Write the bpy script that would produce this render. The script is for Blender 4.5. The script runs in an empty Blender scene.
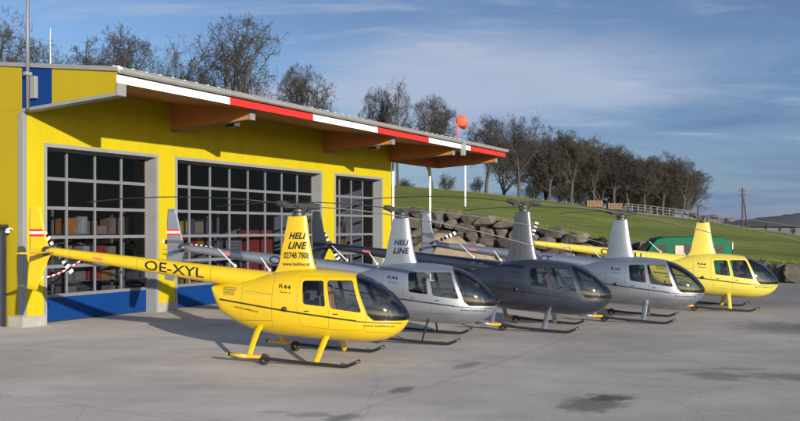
import bpy, bmesh, math, random
from mathutils import Vector, Matrix, noise
R = math.radians
random.seed(7)
scene = bpy.context.scene
COL = scene.collection

# ------------------------------------------------------------------ camera
cam_d = bpy.data.cameras.new('camera'); cam = bpy.data.objects.new('camera', cam_d); COL.objects.link(cam)
cam.location = (0, 0, 2.8); cam.rotation_euler = (R(90), 0, 0)
cam_d.sensor_width = 36; cam_d.lens = 38.25; cam_d.shift_y = 18.5 / 800
cam_d.clip_start = 0.1; cam_d.clip_end = 9000
scene.camera = cam

# ------------------------------------------------------------------ light
SUN_TO = Vector((2.0, -3.88, 0.92)).normalized()
sun_d = bpy.data.lights.new('sun', 'SUN'); sun = bpy.data.objects.new('sun', sun_d); COL.objects.link(sun)
sun_d.energy = 5.0; sun_d.angle = R(0.5); sun_d.color = (1.0, 0.90, 0.76)
sun.rotation_euler = (-SUN_TO).to_track_quat('-Z', 'Y').to_euler()
EL = math.asin(SUN_TO.z); AZ = math.atan2(SUN_TO.x, SUN_TO.y)

world = bpy.data.worlds.new('World'); scene.world = world; world.use_nodes = True
wn, wl = world.node_tree.nodes, world.node_tree.links
wn.clear()
def wnode(t, **kw):
    n = wn.new(t)
    for k, v in kw.items(): setattr(n, k, v)
    return n
sky = wnode('ShaderNodeTexSky'); sky.sky_type = 'NISHITA'; sky.sun_disc = False
sky.sun_elevation = EL; sky.sun_rotation = AZ; sky.altitude = 300; sky.air_density = 1.0; sky.dust_density = 0.6; sky.ozone_density = 1.6
tc = wnode('ShaderNodeTexCoord')
sep = wnode('ShaderNodeSeparateXYZ'); wl.new(tc.outputs['Generated'], sep.inputs[0])
# flatten direction onto a cloud ceiling: xy / (z + k)
addz = wnode('ShaderNodeMath', operation='ADD'); addz.inputs[1].default_value = 0.10; wl.new(sep.outputs['Z'], addz.inputs[0])
mx = wnode('ShaderNodeMath', operation='MAXIMUM'); mx.inputs[1].default_value = 0.06; wl.new(addz.outputs[0], mx.inputs[0])
dx = wnode('ShaderNodeMath', operation='DIVIDE'); wl.new(sep.outputs['X'], dx.inputs[0]); wl.new(mx.outputs[0], dx.inputs[1])
dy = wnode('ShaderNodeMath', operation='DIVIDE'); wl.new(sep.outputs['Y'], dy.inputs[0]); wl.new(mx.outputs[0], dy.inputs[1])
comb = wnode('ShaderNodeCombineXYZ'); wl.new(dx.outputs[0], comb.inputs[0]); wl.new(dy.outputs[0], comb.inputs[1])
def cloud(scale, rot, sx, sy, detail, rough, lo, hi, off=0.0, bias=None):
    mp = wnode('ShaderNodeMapping'); mp.inputs['Rotation'].default_value = (0, 0, R(rot)); mp.inputs['Scale'].default_value = (sx, sy, 1)
    mp.inputs['Location'].default_value = (off, off * 0.7, off)
    wl.new(comb.outputs[0], mp.inputs[0])
    nz = wnode('ShaderNodeTexNoise'); nz.inputs['Scale'].default_value = scale; nz.inputs['Detail'].default_value = detail
    nz.inputs['Roughness'].default_value = rough; nz.inputs['Distortion'].default_value = 0.5
    wl.new(mp.outputs[0], nz.inputs[0])
    mr = wnode('ShaderNodeMapRange'); mr.interpolation_type = 'SMOOTHSTEP'
    mr.inputs[1].default_value = lo; mr.inputs[2].default_value = hi
    if bias is None: wl.new(nz.outputs['Fac'], mr.inputs[0])
    else:
        ab = wnode('ShaderNodeMath', operation='ADD'); wl.new(nz.outputs['Fac'], ab.inputs[0]); wl.new(bias, ab.inputs[1]); wl.new(ab.outputs[0], mr.inputs[0])
    return mr.outputs[0]
def lobe(cx, cz, rx, rz, amp, tilt=0.0):
    # soft swelling of the veil around one direction of the sky
    a = wnode('ShaderNodeMath', operation='SUBTRACT'); wl.new(sep.outputs['X'], a.inputs[0]); a.inputs[1].default_value = cx
    t = wnode('ShaderNodeMath', operation='MULTIPLY_ADD'); wl.new(a.outputs[0], t.inputs[0]); t.inputs[1].default_value = -tilt; wl.new(sep.outputs['Z'], t.inputs[2])
    b = wnode('ShaderNodeMath', operation='SUBTRACT'); wl.new(t.outputs[0], b.inputs[0]); b.inputs[1].default_value = cz
    cv = wnode('ShaderNodeCombineXYZ')
    for k, (q, r_) in enumerate(((a, rx), (b, rz))):
        d = wnode('ShaderNodeMath', operation='DIVIDE'); wl.new(q.outputs[0], d.inputs[0]); d.inputs[1].default_value = r_; wl.new(d.outputs[0], cv.inputs[k])
    ln = wnode('ShaderNodeVectorMath', operation='LENGTH'); wl.new(cv.outputs[0], ln.inputs[0])
    mr = wnode('ShaderNodeMapRange'); mr.interpolation_type = 'SMOOTHSTEP'; mr.inputs[1].default_value = 0.0; mr.inputs[2].default_value = 1.0; mr.inputs[3].default_value = amp; mr.inputs[4].default_value = 0.0
    wl.new(ln.outputs['Value'], mr.inputs[0]); return mr.outputs[0]
b1, b2 = lobe(0.10, 0.165, 0.36, 0.095, 0.30, 0.08), lobe(0.36, 0.175, 0.22, 0.05, 0.10, 0.2)
bs = wnode('ShaderNodeMath', operation='ADD'); wl.new(b1, bs.inputs[0]); wl.new(b2, bs.inputs[1])
c1 = cloud(0.55, 24, 0.75, 1.25, 9, 0.58, 0.47, 0.80, 5.4, bs.outputs[0])       # broad veils
c2 = cloud(1.5, 28, 0.8, 2.1, 10, 0.60, 0.50, 0.80, 8.0)       # streaks
c3 = cloud(0.35, 10, 1.0, 1.6, 4, 0.5, 0.42, 0.66, 1.3)        # darker banks
mulc = wnode('ShaderNodeMath', operation='MULTIPLY'); mulc.inputs[1].default_value = 0.8; wl.new(c2, mulc.inputs[0])
addc = wnode('ShaderNodeMath', operation='ADD'); addc.use_clamp = True
mul1 = wnode('ShaderNodeMath', operation='MULTIPLY'); mul1.inputs[1].default_value = 0.95; wl.new(c1, mul1.inputs[0])
wl.new(mul1.outputs[0], addc.inputs[0]); wl.new(mulc.outputs[0], addc.inputs[1])
def mrange(inp, a, b, lo=0.0, hi=1.0):
    q = wnode('ShaderNodeMapRange'); q.interpolation_type = 'SMOOTHSTEP'
    q.inputs[1].default_value = a; q.inputs[2].default_value = b; q.inputs[3].default_value = lo; q.inputs[4].default_value = hi
    wl.new(inp, q.inputs[0]); return q.outputs[0]
def wmul(a, b):
    q = wnode('ShaderNodeMath', operation='MULTIPLY'); wl.new(a, q.inputs[0])
    if isinstance(b, float): q.inputs[1].default_value = b
    else: wl.new(b, q.inputs[1])
    return q.outputs[0]
def wmix(fac, a, b, mode='MIX'):
    q = wnode('ShaderNodeMixRGB', blend_type=mode)
    if isinstance(fac, float): q.inputs[0].default_value = fac
    else: wl.new(fac, q.inputs[0])
    for k, w in ((1, a), (2, b)):
        if isinstance(w, tuple): q.inputs[k].default_value = (*w, 1)
        else: wl.new(w, q.inputs[k])
    return q.outputs[0]
front = mrange(sep.outputs['Y'], -0.2, 0.75)                     # the sky opposite the sun is deeper, its cloud bank lies to the north-east
base = wmix(1.0, sky.outputs[0], wmix(front, (0.85, 0.92, 1.0), (0.44, 0.51, 0.66)), 'MULTIPLY')
east = wmul(mrange(sep.outputs['X'], -0.42, 0.20), front)
bank = wmul(east, mrange(c3, 0.0, 0.9, 0.62, 1.0))
col1 = wmix(wmul(bank, 0.93), base, (0.66, 1.06, 1.97))
low = wmul(mrange(sep.outputs['Z'], 0.0, 0.14, 1.0, 0.0), front)   # paler murk towards the horizon
col2 = wmix(wmul(low, mrange(sep.outputs['X'], -0.5, 0.1, 0.35, 0.25)), col1, (0.9, 1.45, 2.5))
hor = mrange(sep.outputs['Z'], -0.005, 0.035, 1.0, 0.0)
col3 = wmix(wmul(hor, 0.85), col2, (1.50, 1.58, 2.03))
thin = wmul(addc.outputs[0], mrange(sep.outputs['Z'], 0.03, 0.13))
colf = wmix(wmul(thin, 0.88), col3, (2.25, 2.62, 3.40))
bg = wnode('ShaderNodeBackground'); bg.inputs['Strength'].default_value = 0.13
wl.new(colf, bg.inputs['Color'])
wo = wnode('ShaderNodeOutputWorld'); wl.new(bg.outputs[0], wo.inputs[0])

vs = scene.view_settings
vs.view_transform = 'Standard'; vs.look = 'None'; vs.exposure = 0.60; vs.gamma = 1.0; vs.use_curve_mapping = False
scene.cycles.max_bounces = 8; scene.cycles.transparent_max_bounces = 24
scene.cycles.caustics_reflective = False; scene.cycles.caustics_refractive = False

# ------------------------------------------------------------------ helpers
def tag(o, label=None, cat=None, group=None, kind=None):
    if label: o['label'] = label
    if cat: o['category'] = cat
    if group: o['group'] = group
    if kind: o['kind'] = kind
    return o
def empty(name, loc=(0, 0, 0), rz=0.0, parent=None):
    o = bpy.data.objects.new(name, None); COL.objects.link(o)
    o.location = loc; o.rotation_euler = (0, 0, rz); o.empty_display_size = 0.3
    if parent: o.parent = parent
    return o
class MB:
    def __init__(s): s.v = []; s.f = []; s.m = []
    def add(s, vs_, fs, mi=0):
        b = len(s.v); s.v += [tuple(v) for v in vs_]
        for f in fs: s.f.append(tuple(i + b for i in f)); s.m.append(mi)
        return b
    def box(s, x0, x1, y0, y1, z0, z1, mi=0):
        v = [(x0,y0,z0),(x1,y0,z0),(x1,y1,z0),(x0,y1,z0),(x0,y0,z1),(x1,y0,z1),(x1,y1,z1),(x0,y1,z1)]
        s.add(v, [(0,3,2,1),(4,5,6,7),(0,1,5,4),(1,2,6,5),(2,3,7,6),(3,0,4,7)], mi)
    def prism(s, pts, a0, a1, axis='y', mi=0):
        # pts polygon in the two other axes; extruded from a0 to a1 along axis
        n = len(pts)
        def P(p, a):
            return {'y': (p[0], a, p[1]), 'x': (a, p[0], p[1]), 'z': (p[0], p[1], a)}[axis]
        v = [P(p, a0) for p in pts] + [P(p, a1) for p in pts]
        fs = [tuple(range(n)), tuple(range(2*n-1, n-1, -1))] + [(i, i+n, (i+1) % n + n, (i+1) % n) for i in range(n)]
        s.add(v, fs, mi)
    def tube(s, pts, rad, n=8, cap=True, mi=0):
        pts = [Vector(p) for p in pts]
        rs = rad if isinstance(rad, (list, tuple)) else [rad] * len(pts)
        rings = []; prev = None
        for i, p in enumerate(pts):
            d = (pts[min(i+1, len(pts)-1)] - pts[max(i-1, 0)]).normalized()
            if prev is None:
                a = Vector((0, 0, 1)) if abs(d.z) < 0.9 else Vector((1, 0, 0))
                u = d.cross(a).normalized()
            else:
                u = (prev - d * prev.dot(d)).normalized()
            prev = u; w = d.cross(u)
            rings.append([p + (u * math.cos(2*math.pi*k/n) + w * math.sin(2*math.pi*k/n)) * rs[i] for k in range(n)])
        b = len(s.v)
        for r_ in rings: s.v += [tuple(q) for q in r_]
        for i in range(len(rings)-1):
            for k in range(n):
                s.f.append((b+i*n+k, b+i*n+(k+1) % n, b+(i+1)*n+(k+1) % n, b+(i+1)*n+k)); s.m.append(mi)
        if cap:
            s.f.append(tuple(b+k for k in range(n-1, -1, -1))); s.m.append(mi)
            s.f.append(tuple(b+(len(rings)-1)*n+k for k in range(n))); s.m.append(mi)
    def lathe(s, prof, cx=0, cy=0, n=16, axis='z', mi=0, loc=(0, 0, 0)):
        b = len(s.v)
        for (r_, h) in prof:
            for k in range(n):
                a = 2*math.pi*k/n; p = (r_*math.cos(a), r_*math.sin(a), h)
                if axis == 'y': p = (p[0], p[2], p[1])
                if axis == 'x': p = (p[2], p[0], p[1])
                s.v.append((p[0]+loc[0], p[1]+loc[1], p[2]+loc[2]))
        for i in range(len(prof)-1):
            for k in range(n):
                s.f.append((b+i*n+k, b+i*n+(k+1) % n, b+(i+1)*n+(k+1) % n, b+(i+1)*n+k)); s.m.append(mi)
    def build(s, name, mats, parent=None, smooth=False, bevel=0.0, fixn=True):
        me = bpy.data.meshes.new(name); me.from_pydata(s.v, [], s.f)
        mats = mats if isinstance(mats, (list, tuple)) else [mats]
        for m in mats: me.materials.append(m)
        for p, mi in zip(me.polygons, s.m): p.material_index = mi; p.use_smooth = smooth
        if fixn or bevel:
            bm = bmesh.new(); bm.from_mesh(me)
            if fixn: bmesh.ops.recalc_face_normals(bm, faces=bm.faces)
            if bevel:
                es = [e for e in bm.edges if len(e.link_faces) == 2 and e.calc_face_angle(0) > 0.6]
                bmesh.ops.bevel(bm, geom=es, offset=bevel, segments=2, profile=0.5, affect='EDGES', clamp_overlap=True)
            bm.to_mesh(me); bm.free()
        o = bpy.data.objects.new(name, me); COL.objects.link(o)
        if parent: o.parent = parent
        return o

def newmat(name):
    m = bpy.data.materials.new(name); m.use_nodes = True
    return m, m.node_tree.nodes, m.node_tree.links, m.node_tree.nodes['Principled BSDF']
def mat(name, col, rough=0.5, metal=0.0, var=0.0, scale=3.0, bump=0.0, bscale=20.0, coat=0.0, island=0.0, spec=0.5, stretch=(1, 1, 1), dirt=None):
    m, n, l, p = newmat(name)
    p.inputs['Base Color'].default_value = (*col, 1); p.inputs['Roughness'].default_value = rough
    p.inputs['Metallic'].default_value = metal; p.inputs['Coat Weight'].default_value = coat; p.inputs['Coat Roughness'].default_value = 0.06
    p.inputs['Specular IOR Level'].default_value = spec
    tcn = n.new('ShaderNodeTexCoord'); mp = n.new('ShaderNodeMapping'); mp.inputs['Scale'].default_value = stretch
    l.new(tcn.outputs['Object'], mp.inputs[0])
    if var or island:
        nz = n.new('ShaderNodeTexNoise'); nz.inputs['Scale'].default_value = scale; nz.inputs['Detail'].default_value = 8; nz.inputs['Roughness'].default_value = 0.6
        l.new(mp.outputs[0], nz.inputs[0])
        mr = n.new('ShaderNodeMapRange'); mr.inputs[1].default_value = 0.3; mr.inputs[2].default_value = 0.7
        mr.inputs[3].default_value = 1 - var; mr.inputs[4].default_value = 1 + var
        l.new(nz.outputs['Fac'], mr.inputs[0])
        val = mr.outputs[0]
        if island:
            g = n.new('ShaderNodeNewGeometry'); mi = n.new('ShaderNodeMapRange')
            mi.inputs[3].default_value = 1 - island; mi.inputs[4].default_value = 1 + island
            l.new(g.outputs['Random Per Island'], mi.inputs[0])
            mu = n.new('ShaderNodeMath'); mu.operation = 'MULTIPLY'; l.new(val, mu.inputs[0]); l.new(mi.outputs[0], mu.inputs[1]); val = mu.outputs[0]
        mixn = n.new('ShaderNodeVectorMath'); mixn.operation = 'SCALE'; mixn.inputs[0].default_value = col
        l.new(val, mixn.inputs['Scale']); l.new(mixn.outputs[0], p.inputs['Base Color'])
    if bump:
        nb = n.new('ShaderNodeTexNoise'); nb.inputs['Scale'].default_value = bscale; nb.inputs['Detail'].default_value = 8
        l.new(mp.outputs[0], nb.inputs[0])
        b = n.new('ShaderNodeBump'); b.inputs['Strength'].default_value = bump; b.inputs['Distance'].default_value = 0.05
        l.new(nb.outputs['Fac'], b.inputs['Height']); l.new(b.outputs[0], p.inputs['Normal'])
    return m
def glass(name, tint, refl=1.0, rough=0.0):
    m = bpy.data.materials.new(name); m.use_nodes = True; n, l = m.node_tree.nodes, m.node_tree.links
    n.clear()
    o = n.new('ShaderNodeOutputMaterial'); mix = n.new('ShaderNodeMixShader')
    t = n.new('ShaderNodeBsdfTransparent'); t.inputs[0].default_value = (*tint, 1)
    g = n.new('ShaderNodeBsdfGlossy'); g.inputs['Roughness'].default_value = rough
    fr = n.new('ShaderNodeFresnel'); fr.inputs[0].default_value = 1.5
    mu = n.new('ShaderNodeMath'); mu.operation = 'MULTIPLY'; mu.use_clamp = True; mu.inputs[1].default_value = refl
    l.new(fr.outputs[0], mu.inputs[0]); l.new(mu.outputs[0], mix.inputs[0])
    l.new(t.outputs[0], mix.inputs[1]); l.new(g.outputs[0], mix.inputs[2]); l.new(mix.outputs[0], o.inputs[0])
    return m

M = {}
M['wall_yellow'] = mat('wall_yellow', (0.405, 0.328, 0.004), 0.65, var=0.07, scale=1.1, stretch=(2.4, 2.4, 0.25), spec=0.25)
M['side_yellow'] = mat('side_yellow', (0.325, 0.243, 0.005), 0.65, spec=0.25, var=0.06, scale=0.7, stretch=(1, 1, 0.35))  # same cladding yellow, darkened for the grazing sun on the side
M['blue'] = mat('blue_sheet', (0.0005, 0.029, 0.145), 0.6, spec=0.2, var=0.06, scale=1.2)
M['alu'] = mat('aluminium_frame', (0.145, 0.152, 0.17), 0.5, 0.1, var=0.05)
M['trim'] = mat('grey_trim', (0.215, 0.222, 0.23), 0.5, 0.1, var=0.05)
M['jamb'] = mat('grey_jamb', (0.205, 0.215, 0.225), 0.6, var=0.07, scale=2)
M['zinc'] = mat('zinc_gutter', (0.33, 0.34, 0.33), 0.45, 0.3, var=0.1, scale=4)
M['white'] = mat('white_paint', (0.82, 0.82, 0.80), 0.5, var=0.03)
M['red'] = mat('red_paint', (0.62, 0.020, 0.015), 0.5, var=0.04)
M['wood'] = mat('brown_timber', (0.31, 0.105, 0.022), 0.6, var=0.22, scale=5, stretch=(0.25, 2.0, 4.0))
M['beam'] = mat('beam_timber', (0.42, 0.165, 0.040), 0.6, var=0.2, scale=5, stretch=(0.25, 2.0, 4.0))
M['concrete'] = mat('plinth_concrete', (0.27, 0.26, 0.24), 0.85, var=0.15, scale=3, bump=0.3)
M['dark_metal'] = mat('dark_metal', (0.035, 0.035, 0.04), 0.45, 0.3, var=0.1)
M['dark_door'] = mat('slate_door', (0.045, 0.055, 0.085), 0.5, var=0.1)
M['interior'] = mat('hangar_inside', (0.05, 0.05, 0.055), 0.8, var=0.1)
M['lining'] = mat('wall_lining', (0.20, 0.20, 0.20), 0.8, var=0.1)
M['roof'] = mat('roof_sheet', (0.30, 0.30, 0.30), 0.6, var=0.1)
M['door_glass'] = glass('door_glass', (0.54, 0.59, 0.68), 0.5)
M['black'] = mat('black_paint', (0.012, 0.012, 0.014), 0.35, var=0.1)
M['rubber'] = mat('tyre_rubber', (0.015, 0.015, 0.015), 0.8)
M['orange'] = mat('orange_bracket', (0.75, 0.33, 0.02), 0.5)
M['blade_top'] = mat('blade_top', (0.55, 0.55, 0.54), 0.45, var=0.06)
M['blade_under'] = mat('blade_under', (0.02, 0.02, 0.022), 0.5)
M['blade_edge'] = mat('blade_edge', (0.27, 0.23, 0.185), 0.5)  # pale sunlit tone painted on the front blade's near edge
M['hub'] = mat('rotor_hub', (0.065, 0.065, 0.07), 0.4, 0.5, var=0.2, scale=15)
M['cockpit'] = mat('cabin_lining', (0.07, 0.07, 0.075), 0.8)
M['leather'] = mat('seat_leather', (0.26, 0.135, 0.075), 0.6, var=0.15, scale=6)
M['heli_glass'] = glass('cabin_glass', (0.72, 0.75, 0.76), 1.5)
M['wind_glass'] = glass('windscreen_glass', (0.50, 0.55, 0.58), 2.0, 0.04)
M['seam'] = mat('panel_seam', (0.028, 0.026, 0.024), 0.7)
M['antenna'] = mat('antenna_white', (0.46, 0.46, 0.45), 0.5)
M['decal_red'] = mat('decal_red', (0.60, 0.12, 0.10), 0.5)
M['ball'] = mat('windsock_red', (0.80, 0.09, 0.04), 0.7, var=0.08)
M['bark'] = mat('bark', (0.050, 0.044, 0.038), 0.9, var=0.25, scale=2)
M['twig'] = mat('twig', (0.038, 0.033, 0.030), 0.9, var=0.2, scale=1)
M['twig2'] = mat('twig_brown', (0.050, 0.042, 0.036), 0.9, var=0.2, scale=1)
M['ivy'] = mat('ivy_leaf', (0.030, 0.032, 0.018), 0.8, var=0.3, scale=1)
M['stone'] = mat('boulder_stone', (0.084, 0.073, 0.063), 0.9, var=0.4, scale=1.6, bump=1.0, bscale=3.5, island=0.42)
M['dirt'] = mat('bare_dirt', (0.20, 0.155, 0.105), 0.95, var=0.25, scale=1.5, bump=0.5, bscale=6)
M['carton'] = mat('cardboard', (0.20, 0.135, 0.085), 0.85, var=0.2)
M['dull_red'] = mat('dull_red', (0.22, 0.022, 0.018), 0.7, var=0.2)
M['dull_ochre'] = mat('dull_ochre', (0.26, 0.17, 0.03), 0.8, var=0.2)
M['soil'] = mat('dark_soil', (0.045, 0.036, 0.028), 0.95, var=0.3, scale=2)
M['green_van'] = mat('green_paint', (0.002, 0.085, 0.040), 0.7, var=0.08, spec=0.2)
M['van_glass'] = mat('dark_window', (0.016, 0.018, 0.020), 0.03, spec=0.4)
M['van_tan'] = mat('pinkish_tan', (0.42, 0.33, 0.28), 0.7)
M['lamp_glass'] = mat('lamp_glass', (0.75, 0.74, 0.68), 0.25)
M['pole_wood'] = mat('pole_wood', (0.045, 0.040, 0.038), 0.9, var=0.2)
M['timber'] = mat('stacked_timber', (0.165, 0.095, 0.056), 0.8, var=0.3, scale=2)
M['pale_wood'] = mat('pale_fence_wood', (0.14, 0.122, 0.112), 0.9, var=0.2, scale=2)
M['plaster'] = mat('house_plaster', (0.19, 0.185, 0.19), 0.9, var=0.06)
M['tiles'] = mat('house_tiles', (0.13, 0.115, 0.11), 0.9, var=0.1)
M['bush'] = mat('bush_twigs', (0.034, 0.032, 0.022), 0.9, var=0.3, scale=1)

# ------------------------------------------------------------------ terrain
# boulder wall line: (X, Y, top height)
WALL = [(60, 33, 0.8), (40, 38, 0.85), (30, 40.5, 0.9), (24, 42.5, 0.92), (20.6, 44.2, 0.95), (18.6, 46.4, 1.12), (17.0, 49.0, 1.45),
        (14.2, 54.0, 2.10), (11.3, 56.6, 2.65), (8.3, 58.5, 3.28), (5.4, 60.6, 3.85), (2.25, 63.0, 4.35), (-1.5, 65.0, 4.35), (-6, 67, 4.4), (-16, 70, 4.5), (-40, 74, 4.6), (-90, 60, 4.6)]
def lerp_tab(tab, x):
    if x <= tab[0][0]: return tab[0][1:]
    for a, b in zip(tab, tab[1:]):
        if x <= b[0]:
            t = (x - a[0]) / (b[0] - a[0]); return tuple(a[i] + (b[i] - a[i]) * t for i in range(1, len(a)))
    return tab[-1][1:]
WTAB = sorted([(x / y, y, h) for x, y, h in WALL])
# crest of the meadow: (X/Y, distance, height)
CREST = [(-1.6, 100, 10), (-0.5, 105, 9.4), (-0.006, 110, 8.45), (0.094, 112, 7.65), (0.2, 113, 6.2), (0.27, 112, 5.1), (0.341, 110, 4.1), (0.41, 100, 3.0), (0.47, 88, 2.05), (0.6, 80, 1.5), (1.6, 70, 1.0)]
def terrain(X, Y):
    p = X / Y
    zw, hw = lerp_tab(WTAB, p); zc, hc = lerp_tab(CREST, p)
    if Y <= zw: return 0.0
    if Y <= zw + 0.75: return -0.3
    if Y <= zw + 0.9: return hw - 0.08
    und = noise.noise(Vector((X * 0.08, Y * 0.08, 0))) * 0.12
    if Y <= zc:
        t = (Y - zw - 0.9) / (zc - zw - 0.9)
        return hw + (hc - hw) * (t * 0.8 + 0.2 * t * t) + und * min(1, t * 5)
    far = Y - zc
    low = hc - 2.0 * min(1, far / 60.0) - 1.0 * min(1, far / 120)
    if p > 0.2: low = hc - 5.0 * min(1, far / 100.0)
    if far > 120:
        t = min(1, (far - 120) / 500.0); low = low * (1 - t) + 9.0 * t
    return low + und
nR = [0, .25, .5, .75, 1]
def grid_mesh(name, material, ps, rows_fn, kind, extra=None):
    mb = MB(); n = None; grid = []
    for p in ps:
        rows = rows_fn(p); col_ = []
        for Y in rows: col_.append((p * Y, Y, terrain(p * Y, Y)))
        grid.append(col_)
    nr = len(grid[0])
    for c in grid: mb.v += c
    for i in range(len(ps) - 1):
        for j in range(nr - 1):
            mb.f.append((i*nr+j, (i+1)*nr+j, (i+1)*nr+j+1, i*nr+j+1)); mb.m.append(0)
    o = mb.build(name, material, smooth=True); tag(o, kind=kind); return o
PS = [-1.6 + i * 0.02 for i in range(161)]
def rows_grass(p):
    zw, hw = lerp_tab(WTAB, p); zc, hc = lerp_tab(CREST, p)
    r = [zw + 0.745, zw + 0.755, zw + 0.9]
    r += [zw + 0.9 + (zc - zw - 0.9) * i / 24 for i in range(1, 25)]
    r += [zc + d for d in (4, 8, 14, 20, 30, 45, 60, 80, 100, 120, 160, 220, 300, 400, 520, 620, 800, 1100, 1500, 2200, 3500, 6000)]
    return r
# grass material
gm, n, l, p = newmat('meadow_grass')
tcn = n.new('ShaderNodeTexCoord')
def gnoise(sc, det=8, rough=0.6):
    q = n.new('ShaderNodeTexNoise'); q.inputs['Scale'].default_value = sc; q.inputs['Detail'].default_value = det; q.inputs['Roughness'].default_value = rough
    l.new(tcn.outputs['Object'], q.inputs[0]); return q.outputs['Fac']
r1 = n.new('ShaderNodeValToRGB'); r1.color_ramp.elements[0].position = 0.36; r1.color_ramp.elements[1].position = 0.66
r1.color_ramp.elements[0].color = (0.112, 0.150, 0.028, 1); r1.color_ramp.elements[1].color = (0.190, 0.218, 0.054, 1)
l.new(gnoise(0.16), r1.inputs[0])
r2 = n.new('ShaderNodeValToRGB'); r2.color_ramp.elements[0].position = 0.35; r2.color_ramp.elements[1].position = 0.7
r2.color_ramp.elements[0].color = (0.62, 0.62, 0.60, 1); r2.color_ramp.elements[1].color = (1.25, 1.2, 1.1, 1)
l.new(gnoise(3.2), r2.inputs[0])
mpg = n.new('ShaderNodeMapping'); mpg.inputs['Rotation'].default_value = (0, 0, R(14)); mpg.inputs['Scale'].default_value = (0.05, 0.7, 1); l.new(tcn.outputs['Object'], mpg.inputs[0])
sg = n.new('ShaderNodeTexNoise'); sg.inputs['Scale'].default_value = 1.0; sg.inputs['Detail'].default_value = 5; l.new(mpg.outputs[0], sg.inputs[0])
r3 = n.new('ShaderNodeValToRGB'); r3.color_ramp.elements[0].position = 0.36; r3.color_ramp.elements[1].position = 0.64
r3.color_ramp.elements[0].color = (0.80, 0.84, 0.80, 1); r3.color_ramp.elements[1].color = (1.20, 1.12, 1.05, 1); l.new(sg.outputs['Fac'], r3.inputs[0])
mm = n.new('ShaderNodeMixRGB'); mm.blend_type = 'MULTIPLY'; mm.inputs[0].default_value = 1; l.new(r1.outputs[0], mm.inputs[1]); l.new(r2.outputs[0], mm.inputs[2])
mm2 = n.new('ShaderNodeMixRGB'); mm2.blend_type = 'MULTIPLY'; mm2.inputs[0].default_value = 1; l.new(mm.outputs[0], mm2.inputs[1]); l.new(r3.outputs[0], mm2.inputs[2])
bare = n.new('ShaderNodeMapRange'); bare.inputs[1].default_value = 0.56; bare.inputs[2].default_value = 0.72; bare.inputs[4].default_value = 0.75; l.new(gnoise(0.55, 9, 0.65), bare.inputs[0])
mm = n.new('ShaderNodeMixRGB'); mm.inputs[2].default_value = (0.155, 0.125, 0.065, 1); l.new(bare.outputs[0], mm.inputs[0]); l.new(mm2.outputs[0], mm.inputs[1])
# far fields turn pale and dry beyond 230 m
spn = n.new('ShaderNodeSeparateXYZ'); l.new(tcn.outputs['Object'], spn.inputs[0])
mf = n.new('ShaderNodeMapRange'); mf.inputs[1].default_value = 210; mf.inputs[2].default_value = 300; l.new(spn.outputs['Y'], mf.inputs[0])
fr_ = n.new('ShaderNodeValToRGB'); fr_.color_ramp.elements[0].color = (0.20, 0.18, 0.14, 1); fr_.color_ramp.elements[1].color = (0.38, 0.35, 0.31, 1)
l.new(gnoise(0.03), fr_.inputs[0])
mfm = n.new('ShaderNodeMixRGB'); l.new(mf.outputs[0], mfm.inputs[0]); l.new(mm.outputs[0], mfm.inputs[1]); l.new(fr_.outputs[0], mfm.inputs[2])
l.new(mfm.outputs[0], p.inputs['Base Color']); p.inputs['Roughness'].default_value = 0.9; p.inputs['Specular IOR Level'].default_value = 0.15
bn = n.new('ShaderNodeBump'); bn.inputs['Strength'].default_value = 0.45; bn.inputs['Distance'].default_value = 0.15; l.new(gnoise(5, 10, 0.7), bn.inputs['Height']); l.new(bn.outputs[0], p.inputs['Normal'])
grid_mesh('grass_slope', gm, PS, rows_grass, 'structure')

# apron material : weathered concrete with joints, patches and oil stains
am, n, l, p = newmat('apron_concrete')
tcn = n.new('ShaderNodeTexCoord')
def anoise(sc, det=8, rough=0.6, st=(1, 1, 1)):
    mp = n.new('ShaderNodeMapping'); mp.inputs['Rotation'].default_value = (0, 0, R(-60.6)); mp.inputs['Scale'].default_value = st
    l.new(tcn.outputs['Object'], mp.inputs[0])
    q = n.new('ShaderNodeTexNoise'); q.inputs['Scale'].default_value = sc; q.inputs['Detail'].default_value = det; q.inputs['Roughness'].default_value = rough
    l.new(mp.outputs[0], q.inputs[0]); return q.outputs['Fac']
def ramp(inp, a, b, ca, cb):
    r_ = n.new('ShaderNodeMapRange'); r_.interpolation_type = 'SMOOTHSTEP'
    r_.inputs[1].default_value = a; r_.inputs[2].default_value = b; r_.inputs[3].default_value = ca; r_.inputs[4].default_value = cb
    l.new(inp, r_.inputs[0]); return r_.outputs[0]
def mul(a, b):
    q = n.new('ShaderNodeMath'); q.operation = 'MULTIPLY'
    for i, w in enumerate((a, b)):
        if isinstance(w, (int, float)): q.inputs[i].default_value = w
        else: l.new(w, q.inputs[i])
    return q.outputs[0]
val = mul(ramp(anoise(0.22), 0.3, 0.7, 0.84, 1.14), ramp(anoise(1.1, 10, 0.65, (0.35, 1, 1)), 0.3, 0.7, 0.90, 1.10))
val = mul(val, ramp(anoise(40, 5, 0.7), 0.3, 0.7, 0.78, 1.22))
val = mul(val, ramp(anoise(7, 8, 0.7), 0.56, 0.74, 1.0, 0.86))
vo = n.new('ShaderNodeTexVoronoi'); vo.feature = 'DISTANCE_TO_EDGE'; vo.inputs['Scale'].default_value = 0.17
vw = n.new('ShaderNodeTexNoise'); vw.inputs['Scale'].default_value = 0.9; vw.inputs['Detail'].default_value = 6; l.new(tcn.outputs['Object'], vw.inputs[0])
vm = n.new('ShaderNodeMixRGB'); vm.blend_type = 'ADD'; vm.inputs[0].default_value = 0.9; l.new(tcn.outputs['Object'], vm.inputs[1]); l.new(vw.outputs['Color'], vm.inputs[2]); l.new(vm.outputs[0], vo.inputs['Vector'])
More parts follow.
